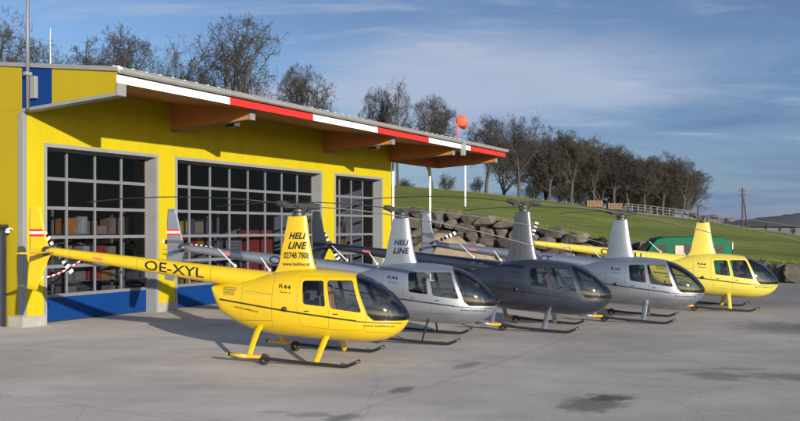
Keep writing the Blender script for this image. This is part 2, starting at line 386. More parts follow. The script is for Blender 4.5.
val = mul(val, ramp(vo.outputs['Distance'], 0.0, 0.0035, 0.80, 1.0))
val = mul(val, ramp(anoise(110, 3, 0.7), 0.58, 0.72, 1.0, 0.70))
# joints in the hangar frame
mpj = n.new('ShaderNodeMapping'); mpj.vector_type = 'TEXTURE'; mpj.inputs['Location'].default_value = (-10.7, 24.1, 0); mpj.inputs['Rotation'].default_value = (0, 0, R(60.6))
l.new(tcn.outputs['Object'], mpj.inputs[0])
wob = n.new('ShaderNodeTexNoise'); wob.inputs['Scale'].default_value = 0.8; l.new(mpj.outputs[0], wob.inputs[0])
spj = n.new('ShaderNodeSeparateXYZ'); l.new(mpj.outputs[0], spj.inputs[0])
def joint(src, at, width, dark):
    q = n.new('ShaderNodeMath'); q.operation = 'SUBTRACT'; l.new(src, q.inputs[0]); q.inputs[1].default_value = at
    w = n.new('ShaderNodeMath'); w.operation = 'MULTIPLY_ADD'; l.new(wob.outputs['Fac'], w.inputs[0]); w.inputs[1].default_value = 0.25; l.new(q.outputs[0], w.inputs[2])
    w2 = n.new('ShaderNodeMath'); w2.operation = 'SUBTRACT'; l.new(w.outputs[0], w2.inputs[0]); w2.inputs[1].default_value = 0.125
    a = n.new('ShaderNodeMath'); a.operation = 'ABSOLUTE'; l.new(w2.outputs[0], a.inputs[0])
    return ramp(a.outputs[0], width * 0.4, width, dark, 1.0)
for dd, w, dk in ((-14.2, 0.07, 0.88), (-7.4, 0.05, 0.88), (-20.5, 0.05, 0.90)): val = mul(val, joint(spj.outputs['Y'], dd, w, dk))
for ss, w, dk in ((-6.5, 0.05, 0.90), (0.5, 0.05, 0.90), (7.5, 0.05, 0.90), (14.5, 0.06, 0.90), (-2.8, 0.03, 0.95)): val = mul(val, joint(spj.outputs['X'], ss, w, dk))
# the far strip by the boulder wall is older, darker asphalt
sx = n.new('ShaderNodeMath'); sx.operation = 'MULTIPLY_ADD'
spw = n.new('ShaderNodeSeparateXYZ'); l.new(tcn.outputs['Object'], spw.inputs[0])
l.new(spw.outputs['X'], sx.inputs[0]); sx.inputs[1].default_value = 0.25; l.new(spw.outputs['Y'], sx.inputs[2])
old = ramp(sx.outputs[0], 29.0, 36.5, 1.0, 0.62); val = mul(val, old)
val = mul(val, ramp(spw.outputs['X'], -4.0, 7.0, 1.06, 0.80))      # whole apron gets gradually darker towards positive X
# oil and water stains
wn1 = n.new('ShaderNodeTexNoise'); wn1.inputs['Scale'].default_value = 2.8; wn1.inputs['Detail'].default_value = 10; wn1.inputs['Roughness'].default_value = 0.68; l.new(tcn.outputs['Object'], wn1.inputs[0])
STAINS = [(3.10, 13.65, 0.42, 0.72, -35, 0.45), (3.45, 14.1, 0.36, 0.22, 10, 0.50), (6.05, 16.2, 0.42, 0.55, 20, 0.60), (7.35, 16.15, 0.75, 0.40, 0, 0.62), (8.3, 16.0, 0.7, 0.4, 10, 0.62),
          (11.0, 24.0, 1.3, 1.5, 0, 0.60), (12.6, 23.8, 1.4, 1.2, 0, 0.62), (-0.87, 12.6, 0.20, 0.30, -30, 0.52), (-1.35, 12.8, 0.30, 0.14, 0, 0.68), (0.04, 14.8, 0.16, 0.36, -30, 0.50),
          (1.35, 17.4, 0.18, 0.5, -30, 0.62), (-1.9, 13.0, 0.2, 0.1, 0, 0.75), (5.4, 16.8, 0.3, 0.2, 0, 0.78), (6.7, 17.0, 0.5, 0.2, 0, 0.75)]
for (x, y, rx, ry, rz, dk) in STAINS:
    mp = n.new('ShaderNodeMapping'); mp.vector_type = 'TEXTURE'; mp.inputs['Location'].default_value = (x, y, 0); mp.inputs['Scale'].default_value = (rx, ry, 1); mp.inputs['Rotation'].default_value = (0, 0, R(rz))
    l.new(tcn.outputs['Object'], mp.inputs[0])
    ln = n.new('ShaderNodeVectorMath'); ln.operation = 'LENGTH'; l.new(mp.outputs[0], ln.inputs[0])
    ad = n.new('ShaderNodeMath'); ad.operation = 'MULTIPLY_ADD'; l.new(wn1.outputs['Fac'], ad.inputs[0]); ad.inputs[1].default_value = 2.6; l.new(ln.outputs['Value'], ad.inputs[2])
    val = mul(val, ramp(ad.outputs[0], 1.9, 2.75, dk, 1.0))
sc = n.new('ShaderNodeVectorMath'); sc.operation = 'SCALE'; sc.inputs[0].default_value = (0.452, 0.408, 0.376); l.new(val, sc.inputs['Scale'])
l.new(sc.outputs[0], p.inputs['Base Color']); p.inputs['Roughness'].default_value = 0.85; p.inputs['Specular IOR Level'].default_value = 0.25
bn = n.new('ShaderNodeBump'); bn.inputs['Strength'].default_value = 0.35; bn.inputs['Distance'].default_value = 0.02; l.new(anoise(28, 8, 0.7), bn.inputs['Height']); l.new(bn.outputs[0], p.inputs['Normal'])
mb = MB()
front = [(-140, -60, 0), (140, -60, 0)]
rim = [(x, y + 0.25, 0) for x, y, h in WALL]
mb.v = [(-140, -60, 0), (140, -60, 0), (140, 20, 0)] + rim + [(-140, 50, 0)]
mb.f = [tuple(range(len(mb.v)))]; mb.m = [0]
ap = mb.build('apron', am); bmm = bmesh.new(); bmm.from_mesh(ap.data); bmesh.ops.triangulate(bmm, faces=bmm.faces); bmm.to_mesh(ap.data); bmm.free()
tag(ap, kind='structure')

# distant hills
def hill(name, x0, x1, y, base, hfun, depth, colr, seed, rough, N=160):
    mb = MB(); rows = [0, 0.08, 0.2, 0.4, 0.65, 1.0]
    m = mat(name + '_woods', colr, 0.95, var=0.4, scale=0.05)
    for j, t in enumerate(rows):
        for i in range(N + 1):
            u = i / N; X = x0 + (x1 - x0) * u
            hh = hfun(X) + rough * (0.9 * noise.noise(Vector((X * 0.05, seed, t * 3))) + 0.9 * abs(noise.noise(Vector((X * 0.22, seed, 3 + t * 5)))))
            hh = base + (hh - base) * min(1, u * 10 + 0.02)
            mb.v.append((X, y + depth * t, base + (hh - base) * math.sin(min(1, t / 0.4) * math.pi / 2) if t < 1 else base))
    for j in range(len(rows) - 1):
        for i in range(N): mb.f.append((j*(N+1)+i, j*(N+1)+i+1, (j+1)*(N+1)+i+1, (j+1)*(N+1)+i)); mb.m.append(0)
    tag(mb.build(name, m, smooth=True), kind='structure')
hill('wooded_hill', 172, 520, 470, 4, lambda X: min(24, 5.4 + (X - 184) * 0.105), 90, (0.050, 0.052, 0.062), 2.0, 1.1, 300)
hill('distant_hill', 640, 3000, 2600, 4, lambda X: 33 + (X - 640) * .006, 700, (0.075, 0.09, 0.12), 5.0, 5)  # far woods tinted blue-grey, haze put into the colour

# ------------------------------------------------------------------ boulder wall
def boulder(mb, c, sx, sy, sz, ang):
    bm = bmesh.new(); bmesh.ops.create_icosphere(bm, subdivisions=3, radius=1.0)
    off = Vector((rw.uniform(-50, 50), rw.uniform(-50, 50), rw.uniform(-50, 50)))
    ca, sa = math.cos(ang), math.sin(ang); vs_ = []
    cuts = [(Vector((rw.gauss(0, 1), rw.gauss(0, 1), rw.gauss(0, 1))).normalized(), rw.uniform(0.66, 0.92)) for _ in range(11)]
    cuts += [(Vector((rw.uniform(-.25, .25), -1, rw.uniform(-.3, .3))).normalized(), rw.uniform(.6, .75)), (Vector((rw.uniform(-.2, .2), rw.uniform(-.2, .2), 1)).normalized(), rw.uniform(.72, .85)), (Vector((rw.uniform(-.2, .2), 0, -1)).normalized(), .8)]
    for v in bm.verts:
        q = v.co.copy(); m_ = max(abs(q.x), abs(q.y), abs(q.z)); q = q * (0.35 + 0.65 / m_ * 0.92)
        for nn, dd in cuts:
            e = q.dot(nn) - dd
            if e > 0: q -= nn * e
        q *= 1 + 0.05 * noise.noise(q * 2.2 + off) + 0.025 * noise.noise(q * 6 + off)
        q = Vector((q.x * sx, q.y * sy, q.z * sz)); vs_.append((c[0] + q.x * ca - q.y * sa, c[1] + q.x * sa + q.y * ca, c[2] + q.z))
    mb.add(vs_, [tuple(v.index for v in f.verts) for f in bm.faces]); bm.free()
mbw = MB(); rw = random.Random(11)
def wall_at(dist):
    d = 0
    for a, b in zip(WALL, WALL[1:]):
        L = math.hypot(b[0]-a[0], b[1]-a[1])
        if d + L >= dist:
            t = (dist - d) / L
            return a[0]+(b[0]-a[0])*t, a[1]+(b[1]-a[1])*t, a[2]+(b[2]-a[2])*t, math.atan2(b[1]-a[1], b[0]-a[0])
        d += L
    return None
for course in range(7):
    dist = 14 + rw.uniform(0, 1)
    while dist < 92:
        w = rw.uniform(0.85, 1.9); q = wall_at(dist + w / 2)
        if not q: break
        X, Y, hgt, a = q; nrow = max(1, round(hgt / 0.70)); rh = hgt / nrow
        if course < nrow:
            top = course == nrow - 1
            zc_ = (course + 0.48) * rh + rw.uniform(-0.07, 0.05) + (rw.uniform(-.10, .10) if top else 0)
            nx, ny = -math.sin(a), math.cos(a)
            if ny < 0: nx, ny = -nx, -ny
            setb = 0.07 * course + rw.uniform(-.08, .08)
            boulder(mbw, (X + nx * (setb + 0.1), Y + ny * (setb + 0.1), zc_), w * 0.57, 0.70, rh * rw.uniform(0.58, 0.70), a + math.pi + rw.uniform(-0.12, 0.12))
        dist += w * rw.uniform(.93, 1.0)
BW = tag(mbw.build('boulder_wall', M['stone'], smooth=False), 'long retaining wall of rough grey-brown boulders holding up the grass slope', 'retaining wall')
mb = MB()
for k, (x, y, h_) in enumerate(WALL):
    mb.v += [(x, y + .55, -.2), (x, y + .55, h_ - .22), (x, y + 1.0, h_ - .10)]
    if k: 
        for q in (0, 1): mb.f.append(((k-1)*3+q, k*3+q, k*3+q+1, (k-1)*3+q+1)); mb.m.append(0)
mb.build('earth_backing', M['soil'], BW)

# bank of bare soil in front of the wall beyond the hangar
mb = MB(); N = 26
for i in range(N + 1):
    for j in range(N + 1):
        u, v = i / N * 2 - 1, j / N * 2 - 1; r_ = max(0, 1 - math.hypot(u, v) ** 2)
        X, Y = 2.9 + u * 4.2, 59.0 + v * 3.0
        mb.v.append((X, Y, -0.05 + 2.35 * r_ ** 0.7 * (1 + 0.45 * noise.noise(Vector((X * .6, Y * .6, 2)))) + 0.12 * noise.noise(Vector((X * 2, Y * 2, 5))) * (r_ > 0)))
for i in range(N):
    for j in range(N): mb.f.append((i*(N+1)+j, (i+1)*(N+1)+j, (i+1)*(N+1)+j+1, i*(N+1)+j+1)); mb.m.append(0)
tag(mb.build('soil_mound', M['dirt'], smooth=True), kind='structure')

# grass blades thick enough to break the smooth outline of the slope
rg = random.Random(5); mb = MB()
for i in range(24000):
    p = rg.uniform(-0.03, 0.60); zw, hw = lerp_tab(WTAB, p); zc2, hc2 = lerp_tab(CREST, p)
    Y = zw + 0.80 + rg.random() ** 2 * 1.6 if rg.random() < .6 else zc2 - rg.random() * 3
    X = p * Y; z = terrain(X, Y) - 0.03; hgt = rg.uniform(.06, .17) * (1.5 if rg.random() < .05 else 1); a = rg.uniform(0, math.pi); w = rg.uniform(.008, .018)
    cx, sx_ = math.cos(a) * w, math.sin(a) * w; lx, ly = rg.uniform(-.06, .06), rg.uniform(-.06, .06)
    b = len(mb.v); mb.v += [(X - cx, Y - sx_, z), (X + cx, Y + sx_, z), (X + lx, Y + ly, z + hgt)]; mb.f.append((b, b + 1, b + 2)); mb.m.append(0)
gt = mb.build('meadow_grass', gm, fixn=False); tag(gt, 'short tufted grass fringing the boulders and the crest of the slope', 'grass', kind='stuff')

# ------------------------------------------------------------------ hangar
HA = math.atan2(0.871, 0.491)
H = empty('hangar', (-10.7, 24.1, 0), HA)
tag(H, 'yellow hangar with blue-footed glazed doors and a deep overhanging roof edged red and white', 'hangar')
def hpt(s, d, z): return H_MW @ Vector((s, -d, z))
H_MW = Matrix.Translation((-10.7, 24.1, 0)) @ Matrix.Rotation(HA, 4, 'Z')
LEN, EAVE, DEP = 20.9, 3.8, 16.0
def zs(y): return 6.64 + 0.122 * (y + EAVE)            # underside of the roof deck
DOORS = [(0.75, 5.15, 4), (6.04, 14.82, 8), (15.88, 20.0, 4)]
DT = 5.25
mb = MB(); ed = [0.0] + [v for d in DOORS for v in d[:2]] + [LEN]
for a, b in zip(ed[0::2], ed[1::2]): mb.box(max(a, 0.006), b, 0, 0.5, 0, DT)
mb.prism([(0, DT), (0, zs(0)), (0.5, zs(0.5)), (0.5, DT)], 0.006, LEN, 'x')
mb.build('front_wall', M['wall_yellow'], H)
mb = MB(); mb.prism([(0.003, 0), (DEP, 0), (DEP, 6.188), (0.003, 6.188)], 0, 0.3, 'x')
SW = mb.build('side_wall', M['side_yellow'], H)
mb = MB()
for k in range(1, 12): mb.box(-0.004, 0.0, 0.5 + k * 1.1, 0.515 + k * 1.1, 0.35, 6.6)
mb.build('panel_joint', M['trim'], SW)
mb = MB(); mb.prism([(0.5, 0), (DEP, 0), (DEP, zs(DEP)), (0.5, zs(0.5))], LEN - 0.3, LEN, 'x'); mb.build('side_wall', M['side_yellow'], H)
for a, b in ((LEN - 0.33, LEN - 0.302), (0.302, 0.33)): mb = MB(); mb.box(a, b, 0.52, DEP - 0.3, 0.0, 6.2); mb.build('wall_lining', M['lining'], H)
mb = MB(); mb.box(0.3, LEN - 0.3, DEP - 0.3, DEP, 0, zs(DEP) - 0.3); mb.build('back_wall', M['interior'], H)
for a, b in zip(ed[0::2], ed[1::2]):
    mb = MB(); mb.box(a - 0.025 if a == 0 else a + 0.002, b + (0.025 if b == LEN else -0.002), -0.03, 0.3, 0, 0.30); mb.build('plinth', M['concrete'], H)
for a, b in ((0.3, 0.61), (2.06, DEP)):
    mb = MB(); mb.box(-0.025, 0.1, a, b, 0, 0.30); mb.build('plinth', M['concrete'], H)
mb = MB(); mb.box(-0.035, 0.11, -0.036, 0.05, 0.30, 6.12); mb.box(-0.036, 0.03, 0.05, 0.15, 0.30, 6.12); mb.build('corner_trim', M['trim'], H)
mb = MB(); mb.tube([(LEN + 0.08, -0.06, 0.05), (LEN + 0.08, -0.06, 6.1)], 0.055, 10); mb.build('downpipe', M['white'], H, smooth=True)
# doors
for (a, b, nc) in DOORS:
    mb = MB()
    mb.box(a, a + 0.05, -0.02, 0.5, 0, DT - 0.05); mb.box(b - 0.05, b, -0.02, 0.5, 0, DT - 0.05); mb.box(a, b, -0.02, 0.5, DT - 0.05, DT)
    mb.box(a - 0.05, a - 0.001, -0.02, -0.001, 0.30, DT + 0.06); mb.box(b + 0.001, b + 0.05, -0.02, -0.001, 0.30, DT + 0.06); mb.box(a - 0.001, b + 0.001, -0.02, -0.001, DT + 0.001, DT + 0.06)
    mb.build('door_frame', M['jamb'], H)
    x0, x1 = a + 0.05, b - 0.05; zb = 0.80; rows = 5; pt = (DT - 0.06 - zb) / rows; cw = (x1 - x0) / nc
    mb = MB()
    for r_ in range(rows + 1):
        z = zb + r_ * pt; mb.box(x0, x1, 0.44, 0.52, z - 0.055, z + 0.045)
    for r_ in range(rows):
        for c in range(nc + 1):
            x = x0 + c * cw; w = 0.034
            mb.box(max(x0, x - w), min(x1, x + w), 0.446, 0.514, zb + r_ * pt + 0.045, zb + (r_ + 1) * pt - 0.055)
    D = mb.build('hangar_door', M['alu'], H)
    mb = MB(); rp = random.Random(int(a * 10) + 3)
    for r_ in range(rows):
        for c in range(nc):
            xa, xb, za, zc_ = x0 + c * cw + .01, x0 + (c + 1) * cw - .01, zb + r_ * pt, zb + (r_ + 1) * pt - .01
            e = [rp.gauss(0, .0045) for _ in range(3)]; q = [.48, .48 + e[0], .48 + e[0] + e[1], .48 + e[1]]
            mb.add([(xa, q[0], za), (xb, q[1], za), (xb, q[2], zc_), (xa, q[3], zc_)], [(0, 1, 2, 3)])
    mb.build('glazing', M['door_glass'], D, fixn=False)
    mb = MB(); mb.box(x0 + 0.002, x1 - 0.002, 0.45, 0.51, 0.04, zb - 0.055)
    mb.build('bottom_panel', M['blue'], D)
    mb = MB(); mb.box(x0, x1, 0.46, 0.50, 0.0, 0.04); mb.build('door_seal', M['rubber'], D)
# overhang side panel (wing) and its trims
def zt(y): return zs(y) + 0.36
def zb_(y): return 6.17 + (-y) * (0.18 / 3.8)
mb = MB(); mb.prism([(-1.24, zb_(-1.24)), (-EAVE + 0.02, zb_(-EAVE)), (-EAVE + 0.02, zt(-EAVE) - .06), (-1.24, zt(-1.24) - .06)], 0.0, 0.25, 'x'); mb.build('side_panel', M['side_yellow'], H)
mb = MB(); mb.prism([(0.02, 6.19), (-1.238, zb_(-1.238)), (-1.238, zt(-1.238) - .06), (0.02, zt(0) - .06)], -0.006, 0.25, 'x'); mb.build('side_panel', M['blue'], H)
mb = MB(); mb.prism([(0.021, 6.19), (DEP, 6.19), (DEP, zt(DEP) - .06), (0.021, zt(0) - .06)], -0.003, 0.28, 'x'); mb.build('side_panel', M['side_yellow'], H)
mb = MB()
mb.prism([(0.05, 6.12), (-EAVE, zb_(-EAVE) - 0.06), (-EAVE, zb_(-EAVE) + 0.03), (0.05, 6.21)], -0.03, 0.26, 'x')
mb.prism([(-EAVE - 0.03, 6.30), (-EAVE + 0.02, 6.30), (-EAVE + 0.02, 6.63), (-EAVE - 0.03, 6.63)], -0.03, 0.27, 'x')
mb.prism([(-EAVE, zt(-EAVE) - 0.07), (DEP, zt(DEP) - 0.07), (DEP, zt(DEP) + 0.05), (-EAVE, zt(-EAVE) + 0.05)], -0.05, 0.02, 'x')
mb.build('edge_flashing', M['trim'], H)
# roof deck with timber soffit
RX1 = 26.4
mb = MB(); mb.prism([(-EAVE + 0.02, zs(-EAVE) + 0.02), (DEP, zs(DEP)), (DEP, zt(DEP)), (-EAVE + 0.02, zt(-EAVE))], 0.02, RX1, 'x')
RF = mb.build('roof', M['roof'], H)
mb = MB(); mb.prism([(-EAVE + 0.03, zs(-EAVE) - 0.02), (-0.001, zs(0) - 0.02), (-0.001, zs(0) - 0.002), (-EAVE + 0.03, zs(-EAVE) + 0.015)], 0.25, RX1 - 0.02, 'x')
mb.prism([(0, zs(0) - 0.02), (9, zs(9) - 0.02), (9, zs(9) - 0.002), (0, zs(0) - 0.002)], LEN + 0.01, RX1 - 0.02, 'x')
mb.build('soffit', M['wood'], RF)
ns = 6; seg = (RX1 + 0.02) / ns
for k in range(ns):
    a = -0.02 + k * seg
    cm = M['white'] if k % 2 == 0 else M['red']
    mb = MB(); mb.box(a + 0.001, a + seg - 0.001, -EAVE - 0.03, -EAVE + 0.015, 6.62, 6.83); mb.build('fascia_board', cm, RF)
    mb = MB(); mb.box(a + 0.001, a + seg - 0.001, -EAVE + 0.12, -EAVE + 0.16, zt(-EAVE) + 0.02, zt(-EAVE) + 0.09)
    for j in range(9): mb.box(a + 0.2 + j * 0.49, a + 0.26 + j * 0.49, -EAVE + 0.161, -EAVE + 0.30, zt(-EAVE) + 0.02, zt(-EAVE) + 0.12)
    mb.build('snow_guard', cm, RF)
mb = MB(); prof = []
for k in range(9):
    a = math.pi + math.pi * k / 8; prof.append((-EAVE - 0.13 + 0.10 * math.cos(a), 6.985 + 0.13 * math.sin(a)))
for k in range(8, -1, -1):
    a = math.pi + math.pi * k / 8; prof.append((-EAVE - 0.13 + 0.09 * math.cos(a), 6.985 + 0.12 * math.sin(a)))
mb.prism(prof, -0.04, RX1 + 0.02, 'x'); mb.tube([(-0.04, -EAVE - 0.235, 6.99), (RX1 + 0.02, -EAVE - 0.235, 6.99)], 0.018, 6)
for k in range(27): mb.box(0.3 + k, 0.34 + k, -EAVE - 0.23, -EAVE, 6.992, 7.0)
mb.build('gutter', M['zinc'], H)
mb = MB(); mb.box(20.85, 21.03, -EAVE - 0.22, -EAVE - 0.04, 6.30, 6.96); mb.build('rain_hopper', M['zinc'], H)
for s_ in (5.8, 14.95, 20.72, 25.9):
    mb = MB(); y1 = -3.45
    mb.prism([(-0.001, 6.17), (y1, 6.37), (y1, zs(y1) - 0.025), (-0.001, zs(0) - 0.025)], s_, s_ + 0.2, 'x')
    B = mb.build('roof_beam', M['beam'], H)
    mb = MB(); mb.prism([(y1 - 0.04, 6.33), (y1 + 0.02, 6.33), (y1 + 0.02, zs(y1) - 0.03), (y1 - 0.04, zs(y1) - 0.03)], s_ - 0.02, s_ + 0.22, 'x'); mb.build('end_cap', M['trim'], B)
    mb = MB(); mb.prism([(-0.001, 6.14), (y1, 6.345), (y1, 6.37), (-0.001, 6.17)], s_ - 0.01, s_ + 0.21, 'x'); mb.build('beam_capping', M['pale_wood'], B)
for s_ in (6.35, 15.6):
    mb = MB(); mb.box(s_, s_ + 0.34, -2.3, -1.95, 6.24, 6.42); mb.tube([(s_ + .17, -2.1, 6.42), (s_ + .17, -2.1, zs(-2.1) - .02)], 0.03, 6)
    F = mb.build('floodlight', M['dark_metal'], H, bevel=0.02)
    mb = MB(); mb.box(s_ + .03, s_ + .31, -2.31, -2.302, 6.27, 6.40); mb.build('lens', M['lamp_glass'], F)
mb = MB(); mb.box(25.07, 25.15, -0.04, 0.04, 0.0, 6.2); mb.box(24.95, 25.27, -0.16, 0.16, 0, 0.03)
mb.build('carport_post', M['white'], H)
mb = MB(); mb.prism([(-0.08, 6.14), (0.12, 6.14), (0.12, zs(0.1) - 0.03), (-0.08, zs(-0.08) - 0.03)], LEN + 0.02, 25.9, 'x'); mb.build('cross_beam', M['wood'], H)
# side door at the left edge and its lamp
mb = MB(); mb.box(-0.06, 0.0, 0.74, 1.94, 0.02, 2.75); SD = mb.build('side_door', M['dark_door'], H)
mb = MB(); mb.box(-0.12, -0.061, 0.62, 0.74, 0.0, 2.85); mb.box(-0.12, -0.061, 1.94, 2.05, 0.0, 2.85); mb.box(-0.30, -0.061, 0.55, 2.1, 2.85, 2.93); mb.build('frame', M['dark_metal'], SD)
mb = MB(); mb.tube([(-0.065, 0.95, 1.05), (-0.12, 0.95, 1.05), (-0.12, 1.07, 1.05)], 0.012, 6); mb.build('handle', M['alu'], SD)
mb = MB(); mb.tube([(0, 0.42, 2.78), (-0.10, 0.42, 2.82), (-0.16, 0.42, 2.78)], 0.02, 8); mb.lathe([(0.0, .10), (.03, .09), (.07, 0), (.06, -.03), (0, -.04)], n=12, loc=(-0.17, 0.42, 2.72))
mb.build('wall_lamp', M['white'], H, smooth=True)

# mast on the roof edge
A = empty('antenna_mast', tuple(hpt(-0.02, 0.38, 6.35))); tag(A, 'tall grey pole clamped to the blue panel at the roof edge', 'mast')
A.rotation_euler = (0, 0, HA)
mb = MB(); mb.tube([(-0.10, 0, -0.2), (-0.10, 0, 4.2)], 0.05, 10); mb.build('pole', M['alu'], A, smooth=True)
mb = MB(); mb.box(-0.10, 0.01, -0.30, -0.08, 0.10, 0.72); mb.box(-0.2, 0.0, -0.07, 0.07, 0.75, 0.85); mb.build('mounting_box', M['trim'], A, bevel=0.01)
W = empty('lightning_rod', tuple(hpt(0.1, 1.05, zt(-1.05)))); tag(W, 'thin white lightning rod standing on the roof edge right of the grey pole', 'lightning rod')
mb = MB(); mb.tube([(0, 0, 0), (0, 0, 1.05)], [0.018, 0.010], 6); mb.build('rod', M['antenna'], W)
mb = MB(); mb.box(-.09, .09, -.09, .09, -0.02, .05); mb.build('base', M['concrete'], W)

# windsock ball on the roof
WS = empty('windsock', tuple(hpt(20.75, 3.72, 7.0))); tag(WS, 'round orange-red windsock seen end on, on a short mast above the roof edge', 'windsock')
mb = MB(); mb.tube([(0, 0, -0.1), (0, 0, 1.16)], 0.035, 8); mb.build('mast', M['ball'], WS, smooth=True)
mb = MB(); axis = Vector((0.16, 0.98, -0.12)).normalized()
u = Vector((0, 0, 1)).cross(axis).normalized(); w_ = axis.cross(u); rings = []
for i, (t, r_) in enumerate([(0, .23), (.05, .275), (.25, .275), (.5, .25), (.8, .21), (1.1, .16), (1.25, .13)]):
    c = Vector((0.18, -0.05, 0.95)) + axis * t
    rings.append([c + (u * math.cos(2*math.pi*k/18) + w_ * math.sin(2*math.pi*k/18)) * r_ for k in range(18)])
for r_ in rings: mb.v += [tuple(q) for q in r_]
for i in range(len(rings)-1):
    for k in range(18): mb.f.append((i*18+k, i*18+(k+1) % 18, (i+1)*18+(k+1) % 18, (i+1)*18+k)); mb.m.append(0)
cidx = len(mb.v); mb.v.append(tuple(Vector((0.18, -0.05, 0.95)) - axis * 0.12))
for k in range(18): mb.f.append((cidx, (k+1) % 18, k)); mb.m.append(0)
mb.build('sock', M['ball'], WS, smooth=True)
FP = empty('flagpole', (5.75, 75, terrain(5.75, 75))); tag(FP, 'slim white pole standing on the grass beyond the end of the roof', 'pole')
mb = MB(); mb.tube([(0, 0, -0.3), (0, 0, 4.6)], [0.09, 0.06], 8); mb.build('pole', M['white'], FP, smooth=True)
mb = MB(); mb.lathe([(0, .09), (.07, .04), (.09, 0), (.07, -.05), (0, -.08)], n=10, loc=(0, 0, 4.64)); mb.build('finial', M['white'], FP, smooth=True)

# red and white chain in front of the first door
mb = MB(); P0, P1 = Vector((0.08, -0.10, 1.42)), Vector((2.55, 0.36, 1.95)); NL = 46
for i in range(NL):
    def cp(t):
        t = min(1.0, t); q = P0.lerp(P1, t); q.z -= 0.95 * t * (1 - t) ** 1.2; return q
    a, b = cp(i / NL), cp((i + 1.25) / NL)
    mb.tube([a, b], 0.022 if i % 2 else 0.028, 5, mi=0 if (i // 2) % 2 else 1)
ch = mb.build('barrier_chain', [M['white'], M['red']]); ch.parent = None
ch.matrix_world = H_MW; tag(ch, 'red and white plastic chain sagging across the left hangar door', 'chain')

# ------------------------------------------------------------------ things inside the hangar
def inside(name, s, y, label, cat): 
    o = empty(name, tuple(hpt(s, -y, 0)), HA); tag(o, label, cat); return o
def shelf(s, y, label, wx=2.4, hz=3.5):
    o = inside('shelf_rack', s, y, label, 'shelf'); mb = MB()
    for x in (0, wx):
        for yy in (0, 0.55): mb.box(x - .03, x + .03, yy - .03, yy + .03, 0, hz)
    for z in (0.4, 1.15, 1.9, 2.65, 3.45): mb.box(-.03, wx + .03, -.028, .578, z - 0.028, z)
    mb.build('rack', M['alu'], o)
    rr = random.Random(int(s * 10)); cols = [M['timber'], M['pale_wood'], M['carton'], M['carton'], M['dull_red'], M['pale_wood'], M['interior'], M['wood'], M['dull_ochre'], M['lining']]
    for z in (0.4, 1.15, 1.9, 2.65):
        x = 0.06
        while x < wx - 0.4:
            w = rr.uniform(.25, .5); mb = MB(); mb.box(x, x + w, 0.05, .5, z, z + rr.uniform(.25, .6)); mb.build('box', rr.choice(cols), o, bevel=0.01); x += w + rr.uniform(.03, .15)
shelf(2.3, 1.1, 'steel shelf rack of boxes behind the right panes of the left hangar door')
shelf(6.9, 1.0, 'steel shelf rack of boxes behind the left panes of the middle hangar door')
shelf(16.6, 1.1, 'steel shelf rack of boxes behind the glass of the right hangar door')
o = inside('tool_cabinet', 11.2, 1.0, 'red tool cabinet behind the middle panes of the middle hangar door', 'tool cabinet')
mb = MB(); mb.box(0, 1.5, 0, .7, .15, 2.75); mb.build('body', M['dull_red'], o, bevel=0.03)
for k in range(7): mb = MB(); mb.box(.06, 1.44, -.03, -.002, .25 + k * .35, .55 + k * .35); mb.build('drawer', M['dull_red'], o, bevel=0.01)
for x in (0.1, 1.3): mb = MB(); mb.lathe([(0, -.03), (.075, -.03), (.075, .03), (0, .03)], axis='y', loc=(x + .05, .2, .075)); mb.build('castor', M['rubber'], o)
o = inside('step_ladder', 1.35, 1.2, 'yellow step ladder standing behind the left panes of the left hangar door', 'ladder')
mb = MB()
for x in (0, .5): mb.tube([(x, 0, 0), (x + (.08 if x == 0 else -.08), .35, 2.2)], .035, 6)
for k in range(1, 7): mb.box(.04 + .01 * k, .46 - .01 * k, .05 * k - .05, .05 * k + .06, .31 * k - .02, .31 * k + .02)
mb.build('rails', M['dull_ochre'], o)
mb = MB()
for x in (.08, .42): mb.tube([(x, .36, 2.15), (x - .05 if x < .2 else x + .05, .95, 0)], .025, 6)
mb.build('rear_legs', M['dull_ochre'], o)
o = inside('crate_stack', 9.7, 1.0, 'stack of pale wooden crates behind the middle hangar door left of the red cabinet', 'crates')
for k in range(4):
    mb = MB()
    for q in range(5): mb.box(0, 1.0, -.02, .7, k * .62 + .02 + q * .12, k * .62 + .12 + q * .12)
    mb.build('crate', M['pale_wood'], o)

